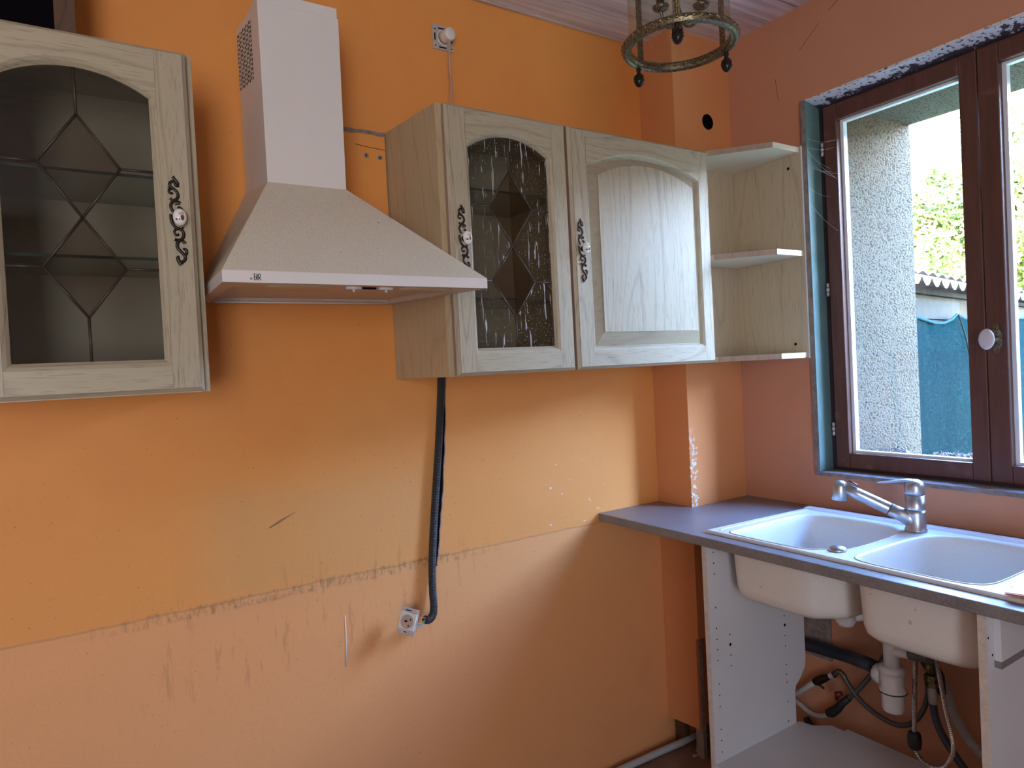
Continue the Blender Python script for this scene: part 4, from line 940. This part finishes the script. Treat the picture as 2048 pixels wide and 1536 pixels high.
# ================================================================== OUTSIDE
for (y0, y1, n, nm, lab) in ((-.615, -.69, 6, 'dried_flowers', 'small beige dried flower heads on the outer sill by the rendered jamb'), (-.775, -.89, 14, 'dried_flowers', 'larger clump of grey dried flower heads on the outer sill by the window mullion')):
    mb = MB()
    for i in range(n):
        c = Vector((.2+random.uniform(-.03, .02), y0+(y1-y0)*(i+.5)/n, 1.108+random.uniform(0, .014)))
        for _ in range(14):
            d_ = Vector((random.gauss(0, 1), random.gauss(0, 1), random.gauss(0, 1))).normalized(); q = d_.orthogonal().normalized()*.004
            mb.add([c+d_*.002+q, c+d_*.014+q*.6, c+d_*.014-q*.6, c+d_*.002-q], [(0, 1, 2, 3)])
        mb.tube([(c.x, c.y, 1.0835), (c.x, c.y, c.z)], .0015, 4)
        mb.lathe([(0, -.012), (.006, -.006), (.007, 0), (0, .007)], c, (0, 0, 1), 7)
    tag(obj(nm, mb, M['dried'], at=(.2, (y0+y1)/2, 1.083), recalc=False), lab, 'dried flowers')
obj('terrain', box((.36, -30, -.35), (60, 40, -.3)), M['ground'], kind=struct)
obj('low_sky_blocker', box((4.6, -14, -.3), (4.9, .35, 3.0)), M['stone'], kind=struct)  # unseen wall, added to block low sky light from the window
# garden shed wall running away from the house, with corrugated roof
P1 = Vector((3.508, .929, 0)); dv = Vector((.982, .188, 0)).normalized(); nv = Vector((dv.y, -dv.x, 0))
def W(s_, off, z): return P1+dv*s_+nv*off+Vector((0, 0, z))
sh = thing('garden_shed', 'low old stone shed with corrugated roof seen through the window', 'shed', tuple(W(2, -.3, -.3)))
def wbox(s0, s1, o0, o1, z0, z1):
    return MB().hexa([W(s0, o0, z0), W(s1, o0, z0), W(s1, o1, z0), W(s0, o1, z0), W(s0, o0, z1), W(s1, o0, z1), W(s1, o1, z1), W(s0, o1, z1)])
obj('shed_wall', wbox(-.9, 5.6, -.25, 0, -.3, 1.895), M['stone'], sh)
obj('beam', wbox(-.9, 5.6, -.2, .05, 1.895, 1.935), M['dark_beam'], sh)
mb = MB(); P_ = .235; up2 = []; lo2 = []
for i in range(27*10+1):
    s_ = -.9+i*P_/10; ph = (i % 10)/10; u = abs(ph-.5)*2
    up2.append(W(s_, .235, 1.978)); lo2.append(W(s_, .235, 1.972 if u > .82 else 1.972-.062*(1-(u/.82)**1.6)))
mb.strip(lo2, up2, closed=False); mb.strip([p+nv*-.008 for p in lo2], lo2, closed=False)
obj('daylight_scallops', mb, M['white_edge'], sh)  # white shapes in place of bright daylight below the roof sheet
for s0, s1, z0, z1 in ((-.1, 1.15, 1.70, 1.86), (-.1, 1.15, 1.50, 1.69), (3.0, 4.3, 1.72, 1.86)): obj('cement_block', wbox(s0, s1, 0, .03, z0, z1), M['block'], sh)
mb = MB(); P_ = .235; N = 8*27; A = []; B = []; A2 = []
for i in range(N+1):
    s_ = -.9+i*P_/8; h_ = .012*math.cos(2*PI*s_/P_)
    A.append(W(s_, .25, 1.99+h_)); B.append(W(s_, -.9, 2.03+h_)); 
mb.strip(A, B, closed=False, smooth=True); mb.strip([p+Vector((0, 0, .012)) for p in A], A, closed=False); mb.strip([p+Vector((0, 0, .012)) for p in A], [p+Vector((0, 0, .012)) for p in B], closed=False)
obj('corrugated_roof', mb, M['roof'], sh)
# net
nt = thing('shade_net', 'blue-green shade netting hung in front of the garden shed', 'netting', tuple(W(1, .15, -.3)))
tops = [(-.6, 1.71), (0.0, 1.655), (.25, 1.655), (.5, 1.69), (.65, 1.735), (.9, 1.70), (1.2, 1.708), (1.5, 1.722), (1.95, 1.712), (2.6, 1.72), (3.3, 1.74), (4.2, 1.74), (6.5, 1.75)]
def topz(s_):
    for (a, za), (b, zb) in zip(tops, tops[1:]):
        if a <= s_ <= b: u = (s_-a)/(b-a); return za+(zb-za)*u
    return 1.72
cols = 140; rows = 10; vs = []; fs = []
for i in range(cols+1):
    s_ = -.6+6.2*i/cols
    for j in range(rows+1):
        f = j/rows; z = topz(s_)*(1-f)-.25*f; off = .12+.009*math.sin(s_*9+f*2)+.005*math.sin(s_*23-f*3)+.05*f
        vs.append(W(s_, off, z))
for i in range(cols):
    for j in range(rows):
        a = i*(rows+1)+j; fs.append((a, a+1, a+rows+2, a+rows+1))
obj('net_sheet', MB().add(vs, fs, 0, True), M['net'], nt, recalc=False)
obj('top_rope', MB().tube([W(-.6+6.2*i/80, .125, topz(-.6+6.2*i/80)) for i in range(81)], .012, 6), M['net_cord'], nt)
obj('hanging_cord', MB().tube(smooth_path([W(.62, .145, 1.73), W(.8, .16, 1.5), W(.95, .18, 1.0), W(1.0, .2, .3)], 2), .006, 6), M['dark_beam'], nt)
# trees
def tree(label, c, r, n, mat, seed, lean=0, gap=.0):
    random.seed(seed); t_ = thing('garden_tree', label, 'tree', (c[0], c[1], -.3))
    obj('trunk', MB().tube([(c[0], c[1], -.3), (c[0]+.05, c[1]-.05, c[2]*.5), (c[0], c[1], c[2])], [.16, .12, .06], 8), M['bark'], t_)
    mb = MB(); clumps = []
    for _ in range(70):
        d_ = Vector((random.gauss(0, 1), random.gauss(0, 1), random.gauss(0, 1))).normalized()*random.uniform(.35, 1)
        clumps.append((Vector(c)+Vector((d_.x*r, d_.y*r, d_.z*r*1.05)), random.uniform(.22, .5)*r*.6))
    vs = []; fs = []
    for i in range(n):
        cc, cr_ = clumps[i % 70]; d_ = Vector((random.gauss(0, .5), random.gauss(0, .5), random.gauss(0, .5)))
        p = cc+d_*cr_; a = Vector((random.gauss(0, 1), random.gauss(0, 1), random.gauss(0, 1))).normalized(); b = a.orthogonal().normalized(); s_ = random.uniform(.05, .09)
        k = len(vs); vs += [p-a*s_, p+b*s_*.5, p+a*s_, p-b*s_*.5]; fs.append((k, k+1, k+2, k+3))
    mb.add(vs, fs); o = obj('foliage', mb, mat, t_, recalc=False, kind='stuff')
tree('big yellow-green autumn tree rising behind the shed roof', (12.3, 3.9, 3.7), 2.2, 34000, M['leaf'], 1)
tree('yellowing tree behind and right of the big autumn tree', (19.5, 5.6, 5.6), 3.0, 24000, M['leaf'], 2)
tree('dark bluish-green slender tree left of the big autumn tree', (16.5, 8.1, 3.4), 1.5, 12000, M['leaf2'], 3)
tree('low green bush rising just above the shed roof', (8.0, 3.7, 1.9), .75, 9000, M['leaf'], 4)
